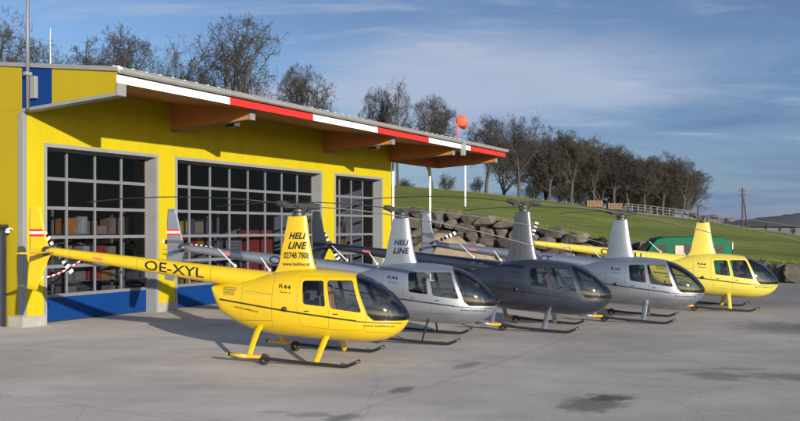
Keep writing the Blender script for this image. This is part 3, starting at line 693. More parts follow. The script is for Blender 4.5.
# ------------------------------------------------------------------ text helper
def text_obj(body, name, material, parent, fn, size=0.2, shear=0.0, bold=0.0, space=1.0, width=None, height=None, align='CENTER'):
    cu = bpy.data.curves.new('t', 'FONT'); cu.body = body; cu.size = 1.0; cu.shear = shear; cu.offset = bold; cu.space_character = space
    cu.align_x = 'LEFT'; cu.fill_mode = 'FRONT'; cu.resolution_u = 4
    to = bpy.data.objects.new('t', cu); COL.objects.link(to); bpy.context.view_layer.update()
    me = bpy.data.meshes.new_from_object(to.evaluated_get(bpy.context.evaluated_depsgraph_get()))
    bpy.data.objects.remove(to); bpy.data.curves.remove(cu)
    xs = [v.co.x for v in me.vertices]; ys = [v.co.y for v in me.vertices]
    x0, x1, y0, y1 = min(xs), max(xs), min(ys), max(ys)
    kx = (width / (x1 - x0)) if width else size; ky = (height / (y1 - y0)) if height else (kx if width else size)
    tb = bmesh.new(); tb.from_mesh(me); bmesh.ops.triangulate(tb, faces=tb.faces)
    for _ in range(4):
        le = [e for e in tb.edges if math.hypot((e.verts[0].co.x - e.verts[1].co.x) * kx, (e.verts[0].co.y - e.verts[1].co.y) * ky) > 0.028]
        if not le: break
        bmesh.ops.subdivide_edges(tb, edges=le, cuts=1); bmesh.ops.triangulate(tb, faces=[f for f in tb.faces if len(f.verts) > 3])
    tb.to_mesh(me); tb.free()
    for v in me.vertices:
        v.co = Vector(fn((v.co.x - (x0 + x1) / 2) * kx, (v.co.y - (y0 + y1) / 2) * ky))
    me.name = name; me.materials.clear(); me.materials.append(material)
    o = bpy.data.objects.new(name, me); COL.objects.link(o); o.parent = parent; return o

# ------------------------------------------------------------------ helicopters
TOP = [(-1.93, 1.56), (-1.6, 1.63), (-1.2, 1.71), (-0.8, 1.80), (-0.5, 1.86), (0.0, 1.925), (0.3, 1.945), (0.55, 1.94), (0.9, 1.915), (1.23, 1.87), (1.39, 1.835), (1.67, 1.735), (1.94, 1.575), (2.12, 1.43), (2.24, 1.30), (2.36, 1.15), (2.42, 1.06), (2.45, 0.985)]
BOT = [(-1.93, 1.44), (-1.86, 1.20), (-1.74, 0.98), (-1.55, 0.86), (-1.37, 0.76), (-1.04, 0.63), (-0.55, 0.53), (0.27, 0.46), (0.9, 0.425), (1.54, 0.41), (1.85, 0.445), (2.04, 0.50), (2.18, 0.57), (2.30, 0.67), (2.40, 0.80), (2.44, 0.90), (2.45, 0.975)]
WID = [(-1.93, 0.20), (-1.7, 0.28), (-1.3, 0.37), (-0.9, 0.46), (-0.5, 0.545), (-0.1, 0.61), (0.3, 0.645), (0.9, 0.65), (1.3, 0.625), (1.6, 0.575), (1.85, 0.50), (2.05, 0.42), (2.22, 0.32), (2.35, 0.21), (2.42, 0.11), (2.45, 0.01)]
MID = [(-1.93, 1.50), (-1.7, 1.25), (-1.3, 1.15), (-0.5, 1.08), (0.5, 1.0), (1.5, 0.92), (2.1, 0.90), (2.45, 0.98)]
def smooth_tab(tab, x):
    # Catmull-Rom through the table
    if x <= tab[0][0]: return tab[0][1]
    if x >= tab[-1][0]: return tab[-1][1]
    for i in range(len(tab) - 1):
        if x <= tab[i+1][0]:
            x0, y0 = tab[i]; x1, y1 = tab[i+1]; h = x1 - x0; t = (x - x0) / h
            sl = (y1 - y0) / h
            m0 = sl if i == 0 else 0.5 * (sl + (y0 - tab[i-1][1]) / (x0 - tab[i-1][0]))
            m1 = sl if i + 2 >= len(tab) else 0.5 * (sl + (tab[i+2][1] - y1) / (tab[i+2][0] - x1))
            t2, t3 = t*t, t*t*t
            return (2*t3-3*t2+1)*y0 + (t3-2*t2+t)*h*m0 + (-2*t3+3*t2)*y1 + (t3-t2)*h*m1
def sec(x):
    zt_, zb2 = smooth_tab(TOP, x), smooth_tab(BOT, x); w = max(0.004, smooth_tab(WID, x)); zm = smooth_tab(MID, x)
    zm = min(max(zm, zb2 + 0.004), zt_ - 0.004); return zt_, zb2, w, zm
NU, NL_ = 2.45, 2.3
def body_y(x, z):
    zt_, zb2, w, zm = sec(x)
    if z >= zm: q, e = min(1, (z - zm) / (zt_ - zm)), NU
    else: q, e = min(1, (zm - z) / (zm - zb2)), NL_
    return w * max(0, 1 - q ** e) ** (1 / e)
def rounded(pts, r):
    out = []
    n_ = len(pts)
    for i in range(n_):
        p0, p1, p2 = Vector(pts[i-1]), Vector(pts[i]), Vector(pts[(i+1) % n_])
        out.append(tuple(p1 + (p0 - p1).normalized() * r)); out.append(tuple(p1 + ((p0 - p1).normalized() + (p2 - p1).normalized()) * r * 0.3)); out.append(tuple(p1 + (p2 - p1).normalized() * r))
    return out
REARWIN = rounded([(0.265, 1.715), (0.72, 1.72), (0.805, 1.185), (0.315, 1.235)], 0.05)
FRONTWIN = rounded([(0.795, 1.725), (1.325, 1.725), (1.56, 1.07), (0.905, 1.155)], 0.05)
WSCR = [(1.22, 2.1), (1.41, 1.72), (1.68, 1.03), (1.80, 0.915), (2.8, 0.885), (2.8, 2.1)]
REARDOOR = [(0.20, 1.80), (0.765, 1.80), (0.87, 1.10), (0.87, 0.72), (0.26, 0.78), (0.16, 1.2)]
FRONTDOOR = [(0.765, 1.80), (1.36, 1.80), (1.66, 1.00), (1.60, 0.70), (0.87, 0.72), (0.87, 1.10)]
def inpoly(pt, poly):
    x, z = pt; c = False; j = len(poly) - 1
    for i in range(len(poly)):
        xi, zi = poly[i]; xj, zj = poly[j]
        if (zi > z) != (zj > z) and x < (xj - xi) * (z - zi) / (zj - zi) + xi: c = not c
        j = i
    return c
def make_body():
    """one lofted shell, cut along the window and door outlines; returns {key: (verts, normals, faces)}"""
    xs = [-1.93 + 0.0 * i for i in range(1)]
    x = -1.93
    while x < 2.449:
        step = 0.075 if x < 1.4 else (0.05 if x < 2.1 else 0.022)
        if x < -1.7: step = 0.04
        if x > 2.38: step = 0.0085
        x += step; xs.append(min(x, 2.4495))
    NA = 72; bm = bmesh.new(); rings = []
    for x in xs:
        zt_, zb2, w, zm = sec(x); ring = []
        for k in range(NA):
            a = 2 * math.pi * (k + 0.5) / NA; ca, sa = math.cos(a), math.sin(a)
            e = NU if sa >= 0 else NL_
            y = w * math.copysign(abs(ca) ** (2 / e), ca)
            z = zm + ((zt_ - zm) * abs(sa) ** (2 / e) if sa >= 0 else -(zm - zb2) * abs(sa) ** (2 / e))
            ring.append(bm.verts.new((x, y, z)))
        rings.append(ring)
    for i in range(len(xs) - 1):
        for k in range(NA): bm.faces.new((rings[i][k], rings[i+1][k], rings[i+1][(k+1) % NA], rings[i][(k+1) % NA]))
    bm.faces.new(rings[0]); bm.faces.new(list(reversed(rings[-1])))
    bmesh.ops.recalc_face_normals(bm, faces=bm.faces)
    def cut(poly, close=True):
        xsn = [q[0] for q in poly]; zsn = [q[1] for q in poly]
        for i in range(len(poly)):
            if not close and i == len(poly) - 1: break
            a, b = poly[i], poly[(i+1) % len(poly)]
            d = Vector((b[0]-a[0], 0, b[1]-a[1]))
            if d.length < 1e-4: continue
            no = Vector((d.z, 0, -d.x)).normalized()
            lo, hi = min(a[0], b[0]) - 0.09, max(a[0], b[0]) + 0.09; zl, zh = min(a[1], b[1]) - 0.12, max(a[1], b[1]) + 0.12
            fs = [f for f in bm.faces if lo < f.calc_center_median().x < hi and zl < f.calc_center_median().z < zh]
            ed_ = {e for f in fs for e in f.edges}; ve = {v for f in fs for v in f.verts}
            bmesh.ops.bisect_plane(bm, geom=list(ve) + list(ed_) + fs, dist=1e-5, plane_co=(a[0], 0, a[1]), plane_no=no)
    for pl in (REARWIN, FRONTWIN, WSCR[:5], REARDOOR, FRONTDOOR): cut(pl, len(pl) != 5)
    fs = [f for f in bm.faces if f.calc_center_median().x > 1.2]
    for yy in (-0.022, 0.022):
        fs = [f for f in bm.faces if f.calc_center_median().x > 1.2]
        bmesh.ops.bisect_plane(bm, geom=list({v for f in fs for v in f.verts}) + list({e for f in fs for e in f.edges}) + fs, dist=1e-5, plane_co=(0, yy, 0), plane_no=(0, 1, 0))
    bm.normal_update(); bm.verts.index_update(); parts = {}
    for f in bm.faces:
        c = f.calc_center_median(); q = (c.x, c.z); side = 'R' if c.y < 0 else 'L'
        if abs(f.normal.y) < 0.02 and c.x < 1.2: key = 'body'
        elif inpoly(q, WSCR): key = 'bow' if abs(c.y) < 0.022 else 'wscr'
        elif inpoly(q, REARWIN): key = 'rwin' + side
        elif inpoly(q, FRONTWIN): key = 'fwin' + side
        elif inpoly(q, REARDOOR) and abs(c.y) > 0.3: key = 'rdoor' + side
        elif inpoly(q, FRONTDOOR) and abs(c.y) > 0.3: key = 'fdoor' + side
        else: key = 'body'
        V, Nn, F, idx = parts.setdefault(key, ([], [], [], {}))
        face = []
        for v in f.verts:
            kk = v.index
            if kk not in idx: idx[kk] = len(V); V.append(v.co.copy()); Nn.append(v.normal.copy())
            face.append(idx[kk])
        F.append(face)
    res = {k: (a, b, c) for k, (a, b, c, d) in parts.items()}
    bm.free(); return res
BODY = make_body()
def shell(key, name, material, parent, inset=0.0, flip=False, keep=None):
    V, Nn, F = BODY[key]
    me = bpy.data.meshes.new(name); vs2 = [v - n_ * inset for v, n_ in zip(V, Nn)]
    F2 = [f for f in F if keep is None or keep(sum((V[i] for i in f), Vector()) / len(f))]
    me.from_pydata([tuple(v) for v in vs2], [], [list(reversed(f)) if flip else f for f in F2])
    for p_ in me.polygons: p_.use_smooth = True
    me.materials.append(material)
    me.update(); me.normals_split_custom_set_from_vertices([(-n_ if flip else n_)[:] for n_ in Nn])
    o = bpy.data.objects.new(name, me); COL.objects.link(o); o.parent = parent; return o
def ribbon(path, hw, off=0.004, side=-1):
    mb = MB(); n_ = len(path)
    for (x, z) in path:
        for dz in (-hw, 0, hw): mb.v.append((x, side * (body_y(x, z + dz) + off), z + dz))
    for i in range(n_ - 1):
        for j in (0, 1): mb.f.append((i*3+j, (i+1)*3+j, (i+1)*3+j+1, i*3+j+1)); mb.m.append(0)
    return mb
def fair(x, z, hs):
    """mast fairing half thickness at x, z (aerofoil)"""
    a, b, th = fair_ends(z, hs); u = min(1, max(0, (b - x) / (b - a)))
    return th * 2.6 * (0.2969 * math.sqrt(u) - 0.126 * u - 0.3516 * u*u + 0.2843 * u**3 - 0.1036 * u**4) / 0.5 * 1.0 + 0.002
def fair_ends(z, hs):
    zz = 1.9 + (z - 1.9) / hs
    a = smooth_tab([(1.80, -0.62), (1.92, -0.50), (2.34, -0.385), (3.08, -0.235)], zz); b = smooth_tab([(1.80, 0.50), (1.92, 0.42), (2.34, 0.30), (3.08, 0.19)], zz)
    return a, b, smooth_tab([(1.80, 0.24), (1.92, 0.20), (2.34, 0.165), (3.08, 0.12)], zz)
def boom_axis(x): return 2.275 + (x + 5.9) * (-0.121), 0.095 + (x + 5.9) * 0.0272
def blade_curve(sign, r):
    return -(0.046 * r + 0.0244 * r * r) if sign > 0 else (0.145 * r - 0.0244 * r * r)
WHL = []
def make_heli(X, Y, yaw, paint, name_label, reg, brand, phone, strut_mat, hub_h=3.30, vents=False, flag=True, blade_yaw=0.0, letter=None, tail_rot=52, model_txt='R44', model_sub='Raven II', stripe_mat=None, thin_strut=False, fairing=None):
    root = empty('helicopter', (X, Y, 0), -R(yaw))
    tag(root, name_label, 'helicopter', 'helicopters parked in a row on the apron')
    hs = (hub_h - 1.9) / 1.40
    letter = letter or M['black']
    fus = shell('body', 'fuselage', paint, root)
    shell('body', 'cabin_lining', M['cockpit'], fus, 0.03, True, lambda c: c.x > -0.25)
    for sgn in (-1, 1):
        mb = ribbon([(-1.70 + 0.05 * i, 1.275 - 0.118 * (-1.70 + 0.05 * i + 1.70)) for i in range(64)], 0.017, 0.004, sgn)
        mb.build('stripe', stripe_mat or M['black'], fus)
        mb = ribbon([(1.44 + 0.03 * i, 0.895 - 0.02 * i / 10) for i in range(31)], 0.010, 0.004, sgn); mb.build('stripe', stripe_mat or M['black'], fus)
    mb = MB()
    for k in range(5):
        z0 = 1.545 - k * 0.036; xa, xb = -1.64 + k * 0.006, -1.30 - k * 0.01
        mb.v += [(xa, -(body_y(xa, z0) + .004), z0), (xb, -(body_y(xb, z0 - .02) + .004), z0 - .02), (xb, -(body_y(xb, z0 - .033) + .004), z0 - .033), (xa, -(body_y(xa, z0 - .013) + .004), z0 - .013)]
        mb.f.append((k*4, k*4+1, k*4+2, k*4+3)); mb.m.append(0)
    mb.build('engine_vent', M['dark_metal'], fus)
    mb = MB(); q = (-0.1, -body_y(-0.1, 1.12), 1.12); mb.lathe([(0, -.06), (.03, -.055), (.052, -.03), (.055, .02)], n=14, axis='y', loc=q); mb.build('fuel_cap', M['black'], fus, smooth=True)
    # door seams and handles
    for sgn, S in ((-1, 'R'), (1, 'L')):
        for key, win, poly in (('rdoor', 'rwin', REARDOOR), ('fdoor', 'fwin', FRONTDOOR)):
            d = shell(key + S, 'cabin_door', paint, root)
            shell(key + S, 'door_lining', M['cockpit'], d, 0.03, True)
            shell(win + S, 'window', M['heli_glass'], d, 0.008)
            pts = []
            for a, b in zip(poly, poly[1:] + poly[:1]):
                for t in range(8):
                    x = a[0] + (b[0]-a[0]) * t / 8; z = a[1] + (b[1]-a[1]) * t / 8; pts.append((x, sgn * (body_y(x, z) + 0.0), z))
            mb = MB(); mb.tube(pts + [pts[0]], 0.0032, 4, cap=False); mb.build('door_seam', M['dark_metal'], d)
            hx, hz = (0.40, 1.09) if key == 'rdoor' else (1.02, 1.04)
            mb = MB(); mb.tube([(hx - .05, sgn * (body_y(hx, hz) + .012), hz), (hx + .05, sgn * (body_y(hx, hz) + .012), hz)], .011, 6); mb.build('handle', M['dark_metal'], d)
    ws_ = shell('wscr', 'windscreen', M['wind_glass'], root, 0.004); shell('bow', 'centre_bow', M['black'], ws_, 0.0)
    # windscreen edge
    for sgn in (-1, 1):
        pts = []
        for t in range(26):
            z = 1.83 - t * (1.83 - 1.02) / 25; x = 1.22 + (2.1 - z) * .5 if z > 1.72 else 1.41 + (1.72 - z) / .69 * .27; pts.append((x, sgn * body_y(x, z), z))
        pts += [(1.80, sgn * body_y(1.80, .915), .915)] + [(1.85 + .05 * i, sgn * body_y(1.85 + .05 * i, .9135 - .0015 * i), .9135 - .0015 * i) for i in range(12)]
        mb = MB(); mb.tube(pts, 0.010, 5); mb.build('edge_seal', M['black'], ws_, smooth=True)
    # cabin
    mb = MB(); mb.box(-0.155, 1.80, -0.31, 0.31, 0.60, 0.64); mb.prism([(-.30, .64), (.30, .64), (.44, .9), (.44, 1.40), (.33, 1.60), (-.33, 1.60), (-.44, 1.40), (-.44, .9)], -0.22, -0.16, 'x'); mb.build('cabin_floor', M['cockpit'], root)
    for x in (0.02, 0.72):
        for yy in (-0.25, 0.25):
            mb = MB(); mb.box(x + .05, x + .50, yy - .20, yy + .20, .72, .86); mb.prism([(x - .08, .80), (x + .07, .80), (x - .02, 1.40), (x - .13, 1.40)], yy - .20, yy + .20, 'y')
            mb.prism([(x - .13, 1.42), (x - .04, 1.42), (x - .06, 1.58), (x - .14, 1.58)], yy - .12, yy + .12, 'y')
            mb.build('seat', M['leather'], root, bevel=0.03)
    mb = MB(); mb.prism([(1.72, .58), (2.10, .62), (2.06, 1.08), (1.78, 1.16), (1.70, 1.10)], -.16, .16, 'y'); mb.prism([(1.66, 0.98), (2.16, 0.93), (2.10, 1.12), (1.92, 1.20), (1.70, 1.22)], -.32, .32, 'y'); mb.build('instrument_panel', M['black'], root, bevel=0.02)
    mb = MB(); mb.tube([(1.25, 0, .58), (1.30, 0, 1.12)], .02, 6); mb.tube([(1.30, -.35, 1.22), (1.30, 0, 1.14), (1.30, .35, 1.22)], .015, 6); mb.build('cyclic_stick', M['black'], root)
    # mast fairing
    mb = MB(); NZ, NA = 14, 28
    for j in range(NZ + 1):
        z = 1.80 + (1.9 + 1.18 * hs - 1.80) * j / NZ; a, b, th = fair_ends(z, hs)
        for k in range(NA):
            t = k / NA * 2 - 1; uu = (0.5 - 0.5 * math.cos(math.pi * abs(t))); x = b - (b - a) * uu
            yv = fair(x, z, hs) if 0 < abs(t) < 1 else 0.0
            mb.v.append((x, math.copysign(yv, t), z))
    for j in range(NZ):
        for k in range(NA): mb.f.append((j*NA+k, j*NA+(k+1) % NA, (j+1)*NA+(k+1) % NA, (j+1)*NA+k)); mb.m.append(0)
    mb.f.append(tuple(NZ*NA+k for k in range(NA))); mb.m.append(0)
    FR = mb.build('mast_fairing', fairing or paint, root, smooth=True)
    try:
        FR.data.set_sharp_from_angle(angle=R(50))
    except Exception: pass
    def ftxt(cx, cz): return lambda u, v: (cx + u, -(fair(cx + u, cz + v, hs) + 0.006), cz + v)
    zc = lambda z: 1.9 + (z - 1.9) * hs
    if brand:
        text_obj('HELI', 'lettering', letter, FR, ftxt(0.0, zc(2.655 if phone else 2.46)), shear=0.35, bold=0.038, space=1.08, width=0.40, height=0.145)
        text_obj('LINE', 'lettering', letter, FR, ftxt(0.0, zc(2.445 if phone else 2.25)), shear=0.35, bold=0.038, space=1.08, width=0.45, height=0.155)
    if phone:
        text_obj('02748 7808', 'lettering', letter, FR, ftxt(-0.02, 2.23), bold=0.02, width=0.60, height=0.135)
        text_obj('www.heliline.at', 'lettering', letter, FR, ftxt(-0.03, 2.045), bold=0.015, width=0.64, height=0.075)
    def btxt(cx, cz, sl): return lambda u, v: (cx + u, -(body_y(cx + u, cz + v + sl * u) + 0.006), cz + v + sl * u)
    text_obj(model_txt, 'lettering', letter, fus, btxt(-0.12, 1.585, -0.1), bold=0.012, width=0.27, height=0.085)
    text_obj(model_sub, 'lettering', letter, fus, btxt(-0.10, 1.47, -0.1), width=0.24, height=0.035)
    text_obj('www.heliline.at', 'lettering', letter, fus, btxt(-1.03, 1.09, -0.15), bold=0.01, width=0.60, height=0.05)
    text_obj('www.heliline.at', 'lettering', letter, fus, btxt(1.90, 0.80, -0.05), bold=0.01, width=0.62, height=0.05)
    # tail boom
    mb = MB(); pts, rs = [], []
    for i in range(25):
        x = -0.35 - 5.7 * i / 24; z, r_ = boom_axis(x); pts.append((x, 0, z)); rs.append(r_)
    pts.append((-6.09, 0, boom_axis(-6.09)[0])); rs.append(0.05)
    mb.tube(pts, rs, 20); BM = mb.build('tail_boom', paint, root, smooth=True)
    def mtxt(cx): 
        def fn(u, v):
            x = cx + u; z, r_ = boom_axis(x); vv = max(-0.95 * r_, min(0.95 * r_, v + 0.01)); return (x, -(math.sqrt(max(0, r_*r_ - vv*vv)) + 0.006), z + vv)
        return fn
    if reg: text_obj(reg, 'lettering', letter, BM, mtxt(-2.83), bold=0.012, width=1.42, height=0.215)
    mb = MB()
    for k in range(6):
        x = -4.85 + 0.05 * k; z, r_ = boom_axis(x)
        for a in (-0.25, 0.15): mb.v.append((x, -(r_ + .004) * math.cos(a), z + (r_ + .004) * math.sin(a)))
    for k in range(5): mb.f.append((k*2, k*2+2, k*2+3, k*2+1)); mb.m.append(0)
    mb.build('warning_label', M['decal_red'], BM)
    for (b0, b1, th) in (((-1.46, 0, 1.98), (-1.86, 0, 2.36), .013), ((-0.66, 0, 1.90), (-0.86, 0, 2.18), .012)):
        mb = MB(); mb.tube([b0, b1], [th * 1.6, th * .8], 6); mb.lathe([(.04, -.02), (.035, .03), (.012, .05)], n=10, loc=b0); mb.build('antenna', M['antenna'], BM)
    for x in (-1.95, -2.75, -3.75, -4.65, -5.45):
        z, r_ = boom_axis(x); mb = MB(); mb.tube([(x, (r_ + .0005) * math.cos(q * math.pi / 12), z + (r_ + .0005) * math.sin(q * math.pi / 12)) for q in range(25)], .0035, 4, cap=False); mb.build('panel_seam', M['seam'], BM)
    for sgn in (-1, 1):
        for path in ([(-.40, 1.76 - .06 * q) for q in range(18)], [(-.40 - .05 * q, .86 - .002 * q) for q in range(20)], [(-1.15, 1.66 - .055 * q) for q in range(16)], [(-.40 - .05 * q, 1.42 + .004 * q) for q in range(15)], [(1.62 + .05 * q, .68 - .004 * q) for q in range(11)]):
            mb = MB(); mb.tube([(x, sgn * (body_y(x, z) + .0003), z) for x, z in path], .0032, 4, cap=False); mb.build('panel_seam', M['seam'], fus)
        mb = MB()
        for k in range(26):
            for zz in (1.43, .87):
                x = -.42 - .029 * k; y = sgn * (body_y(x, zz - .02) + .001); mb.lathe([(.006, 0), (.004, -sgn * -.002)], n=5, axis='y', loc=(x, y, zz - .02))
        mb.build('rivet_row', M['seam'], fus)
    # fins
    def plate(poly, y0, th, nm, par):
        mb = MB(); c = Vector((sum(q[0] for q in poly) / len(poly), sum(q[1] for q in poly) / len(poly)))
        n_ = len(poly)
        inner = [tuple(c + (Vector(q) - c) * 0.80) for q in poly]
        mb.v = [(q[0], y0, q[1]) for q in poly] + [(q[0], y0 - th, q[1]) for q in inner] + [(q[0], y0 + th, q[1]) for q in inner]
        for i in range(n_):
            j = (i + 1) % n_
            mb.f += [(i, j, n_ + j, n_ + i), (j, i, 2*n_ + i, 2*n_ + j)]; mb.m += [0, 0]
        mb.f += [tuple(range(n_, 2*n_)), tuple(range(3*n_-1, 2*n_-1, -1))]; mb.m += [0, 0]
        return mb.build(nm, paint, par)
    UF = plate([(-5.98, 2.24), (-6.07, 2.45), (-6.16, 2.80), (-6.27, 3.30), (-6.32, 3.35), (-6.53, 3.35), (-6.56, 3.0), (-6.54, 2.24)], 0.0, 0.035, 'upper_fin', root)
    plate([(-5.98, 2.23), (-6.54, 2.23), (-6.60, 1.80), (-6.62, 1.42), (-6.36, 1.38), (-6.22, 1.70), (-6.08, 2.05)], 0.0, 0.035, 'lower_fin', root)
    if flag:
        zf = 2.80
        for k, cm in enumerate(('red', 'white', 'red')):
            mb = MB(); z0 = zf - 0.058 * k; mb.v = [(-6.53, -0.040, z0), (-6.19 + .02 * k, -0.040, z0), (-6.175 + .02 * k, -0.040, z0 - .057), (-6.53, -0.040, z0 - .057)]; mb.f = [(0, 1, 2, 3)]; mb.m = [0]
            mb.build('flag_band', M[cm], UF)
    mb = MB()
    st = [(-5.83, 2.262), (-5.90, 2.285), (-6.05, 2.285), (-6.20, 2.265), (-6.05, 2.250), (-5.90, 2.248)]
    mb.prism(st, -1.0, -0.06, 'y'); mb.build('stabiliser', paint, root, smooth=False)
    # tail rotor
    TRc = Vector((-6.10, 0.30, 2.36))
    mb = MB(); mb.tube([(-6.08, 0.05, boom_axis(-6.05)[0]), (-6.10, 0.33, 2.36)], 0.05, 10); mb.lathe([(0, -.07), (.07, -.06), (.07, .05), (.03, .07)], n=12, axis='y', loc=TRc); mb.lathe([(0, -.13), (.11, -.09), (.12, .05), (0, .12)], n=12, axis='y', loc=(-6.08, 0.02, boom_axis(-6.05)[0]))
    TR = mb.build('tail_rotor', M['hub'], root, smooth=True)
    a = R(tail_rot)
    for sgn in (1, -1):
        dv = Vector((math.cos(a), 0, -math.sin(a))) * sgn; pv = Vector((math.sin(a), 0, math.cos(a)))
        mb = MB(); N = 9
        for i in range(N):
            r0, r1 = 0.09 + 0.645 * i / N, 0.09 + 0.645 * (i + 1) / N; hw = 0.035 if i == 0 else 0.058
            q = [TRc + dv * rr + pv * (s2 * hw) + Vector((0, yy, 0)) for rr in (r0, r1) for yy in (-.010, .010) for s2 in (-1, 1)]
            mb.add(q, [(0, 1, 5, 4), (2, 6, 7, 3), (0, 4, 6, 2), (1, 3, 7, 5), (0, 2, 3, 1), (4, 5, 7, 6)], 1 if (N - 1 - i) % 2 else 0)
        mb.build('rotor_blade', [M['white'], M['black']], TR)
    # main rotor
    mb = MB(); hz = hub_h
    mb.tube([(0.0, 0, 1.9 + 1.16 * hs), (0.0, 0, hz + .02)], 0.045, 12)
    mb.lathe([(.13, -.03), (.13, .03), (.06, .05)], n=16, loc=(0, 0, 1.9 + 1.22 * hs)); mb.lathe([(.02, -.03), (.12, -.025), (.12, .02), (.05, .04)], n=16, loc=(0, 0, hz - .10))
    MR = empty('main_rotor', (0, 0, 0), R(blade_yaw), root)
    for sx in (-1, 1):
        mb.box(sx * .02 if sx > 0 else -.26, .26 if sx > 0 else -.02, -.075, .075, hz - .045, hz + .05)
        mb.tube([(sx * .24, 0, hz + .0), (sx * .34, 0, hz + blade_curve(sx, .34)), (sx * .48, 0, hz + blade_curve(sx, .48))], [.085, .08, .06], 10)
        mb.tube([(sx * .10, .14, 1.9 + 1.22 * hs), (sx * .20, .15, hz - .01)], .014, 6); mb.tube([(sx * .20, .16, hz - .01), (sx * .36, .05, hz)], .02, 6)
        mb.tube([(sx * .26, -.10, hz), (sx * .26, .10, hz)], .03, 8)
    mb.tube([(0, -.12, hz + .02), (0, .12, hz + .02)], .035, 8)
    mb.build('hub', M['hub'], MR)
    for sx in (1, -1):
        mb = MB(); N = 16
        for i in range(N + 1):
            r_ = 0.42 + (5.03 - 0.42) * i / N; z = hz + blade_curve(sx, r_); c = 0.06 if i == 0 else 0.13
            for (yy, dz) in ((-c, 0.0), (-c * .55, .012), (c * .2, .010), (c, 0.0), (c * .2, -.009), (-c * .55, -.010)):
                mb.v.append((sx * r_, yy * sx * -1 if False else yy, z + dz + 0.06 * (1 - r_ / 5.03) * yy))
        for i in range(N):
            for k in range(6): mb.f.append((i*6+k, i*6+(k+1) % 6, (i+1)*6+(k+1) % 6, (i+1)*6+k)); mb.m.append(0 if k in (1, 2) else (2 if (k == 0 and sx > 0) else 1))
        mb.f.append(tuple(N*6+k for k in range(6))); mb.m.append(0)
        mb.build('rotor_blade', [M['blade_top'], M['blade_under'], M['blade_edge']], MR)
    # landing gear: skids rest on ground wheels at the rear
    for sgn in (-1, 1):
        yy = sgn * 1.09; mb = MB()
        mb.tube([(-1.15, yy, 0.215), (-0.6, yy, 0.170), (0.2, yy, 0.105), (1.30, yy, 0.04), (1.40, yy, 0.05), (1.52, yy, 0.10), (1.66, yy, 0.165)], 0.035, 10)
        SK = mb.build('skid', M['black'], root, smooth=True)
        if True:
            mb = MB(); mb.tube([(-1.20, yy, .220), (-1.12, yy, 0.213)], 0.03, 8); mb.tube([(-1.10, yy, 0.211), (-0.72, yy, 0.180)], 0.039, 10); mb.build('skid_sleeve', strut_mat if not thin_strut else M['orange'], SK, smooth=True)
        mb = MB(); wc = (-0.40, yy + sgn * -.10, 0.118); mb.lathe([(.03, -.035), (.085, -.04), (.112, -.03), (.118, 0), (.112, .03), (.085, .04), (.03, .035)], n=20, axis='y', loc=wc); WH = mb.build('ground_wheel', M['rubber'], SK, smooth=True)
        mb = MB(); mb.lathe([(0, -.044), (.028, -.042), (.03, .042), (0, .044)], n=12, axis='y', loc=wc)
        mb.tube([(wc[0], wc[1], wc[2]), (wc[0] - .05, yy, .19), (-.62, yy, .20)], .018, 6); mb.box(-.74, -.44, yy - .045, yy + .045, .155, .215)
        mb.build('wheel_bracket', M['orange'], SK)
        for (xt, zt2, xb, zb2) in ((0.76, .50, 0.73, .085), (-0.73, .64, -0.70, .19)):
            mb = MB(); n_ = 14; hw = .068 if not thin_strut else .025; ht = .032 if not thin_strut else .025
            for (x, y, z, kx) in ((xt + .01, sgn * .36, zt2 + .10, 1.1), (xt, sgn * .56, zt2 - .03, 1.05), (xb + (xt - xb) * .5, sgn * .83, (zt2 + zb2) * .5 - .01, 1.0), (xb, sgn * 1.07, zb2, .95), (xb, sgn * 1.09, zb2 - .03, .95)):
                for k in range(n_):
                    an = 2 * math.pi * k / n_; mb.v.append((x + hw * kx * math.cos(an), y + ht * math.sin(an) * .7, z + ht * math.sin(an) * .7 * sgn))
            for i in range(4):
                for k in range(n_): mb.f.append((i*n_+k, i*n_+(k+1) % n_, (i+1)*n_+(k+1) % n_, (i+1)*n_+k)); mb.m.append(0)
            mb.build('strut', strut_mat, root, smooth=True)
    if vents:
        for k in range(5):
            mb = MB(); x0 = -1.62 + k * 0.125; 
            for (x, dz) in ((x0, -.10), (x0 + .12, -.10), (x0 + .12, .12), (x0, .12)):
                z, r_ = boom_axis(x); mb.v.append((x, -(math.sqrt(max(0.0004, r_*r_ - dz*dz)) + .006), z + dz))
            mb.f = [(0, 1, 2, 3)]; mb.m = [0]; mb.build('air_intake', M['black'] if k % 2 == 0 else S2, BM)
    return root
def paint(name, col, metal=0.0, rough=0.32, flake=0.0):
    m = mat(name, col, rough, metal, coat=0.6, var=0.02, scale=2.0); return m
Y1 = paint('heli_yellow', (0.52, 0.352, 0.004)); Y2 = paint('heli_lemon', (0.52, 0.435, 0.06))
S1 = paint('heli_silver', (0.36, 0.38, 0.43), 0.8, 0.36); S2 = paint('heli_pale_silver', (0.34, 0.36, 0.415), 0.82, 0.38); D1 = paint('heli_graphite', (0.040, 0.046, 0.070), 0.6, 0.34)
navy = M['navy'] = mat('navy_letters', (0.012, 0.014, 0.04), 0.4)
make_heli(-2.2, 18.4, 11.9, Y1, 'golden yellow helicopter nearest the camera, a phone number on its mast', 'OE-XYL', True, True, Y1, blade_yaw=0)
make_heli(0.05, 21.76, 12.4, S1, 'silver grey helicopter with HELI LINE on its mast, behind the golden yellow one', 'OE-XSL', True, False, M['black'], hub_h=3.29, blade_yaw=1, letter=navy, thin_strut=True, tail_rot=8, stripe_mat=navy)
make_heli(3.52, 24.2, 18.0, D1, 'dark graphite helicopter in the middle of the row', None, False, False, S2, hub_h=3.54, vents=True, flag=False, blade_yaw=2, tail_rot=58, model_txt='R66', model_sub='Turbine', fairing=paint('heli_graphite_sheen', (0.11, 0.115, 0.135), 0.7, 0.36))  # mast fairing: graphite lightened to stand for its metallic reflection
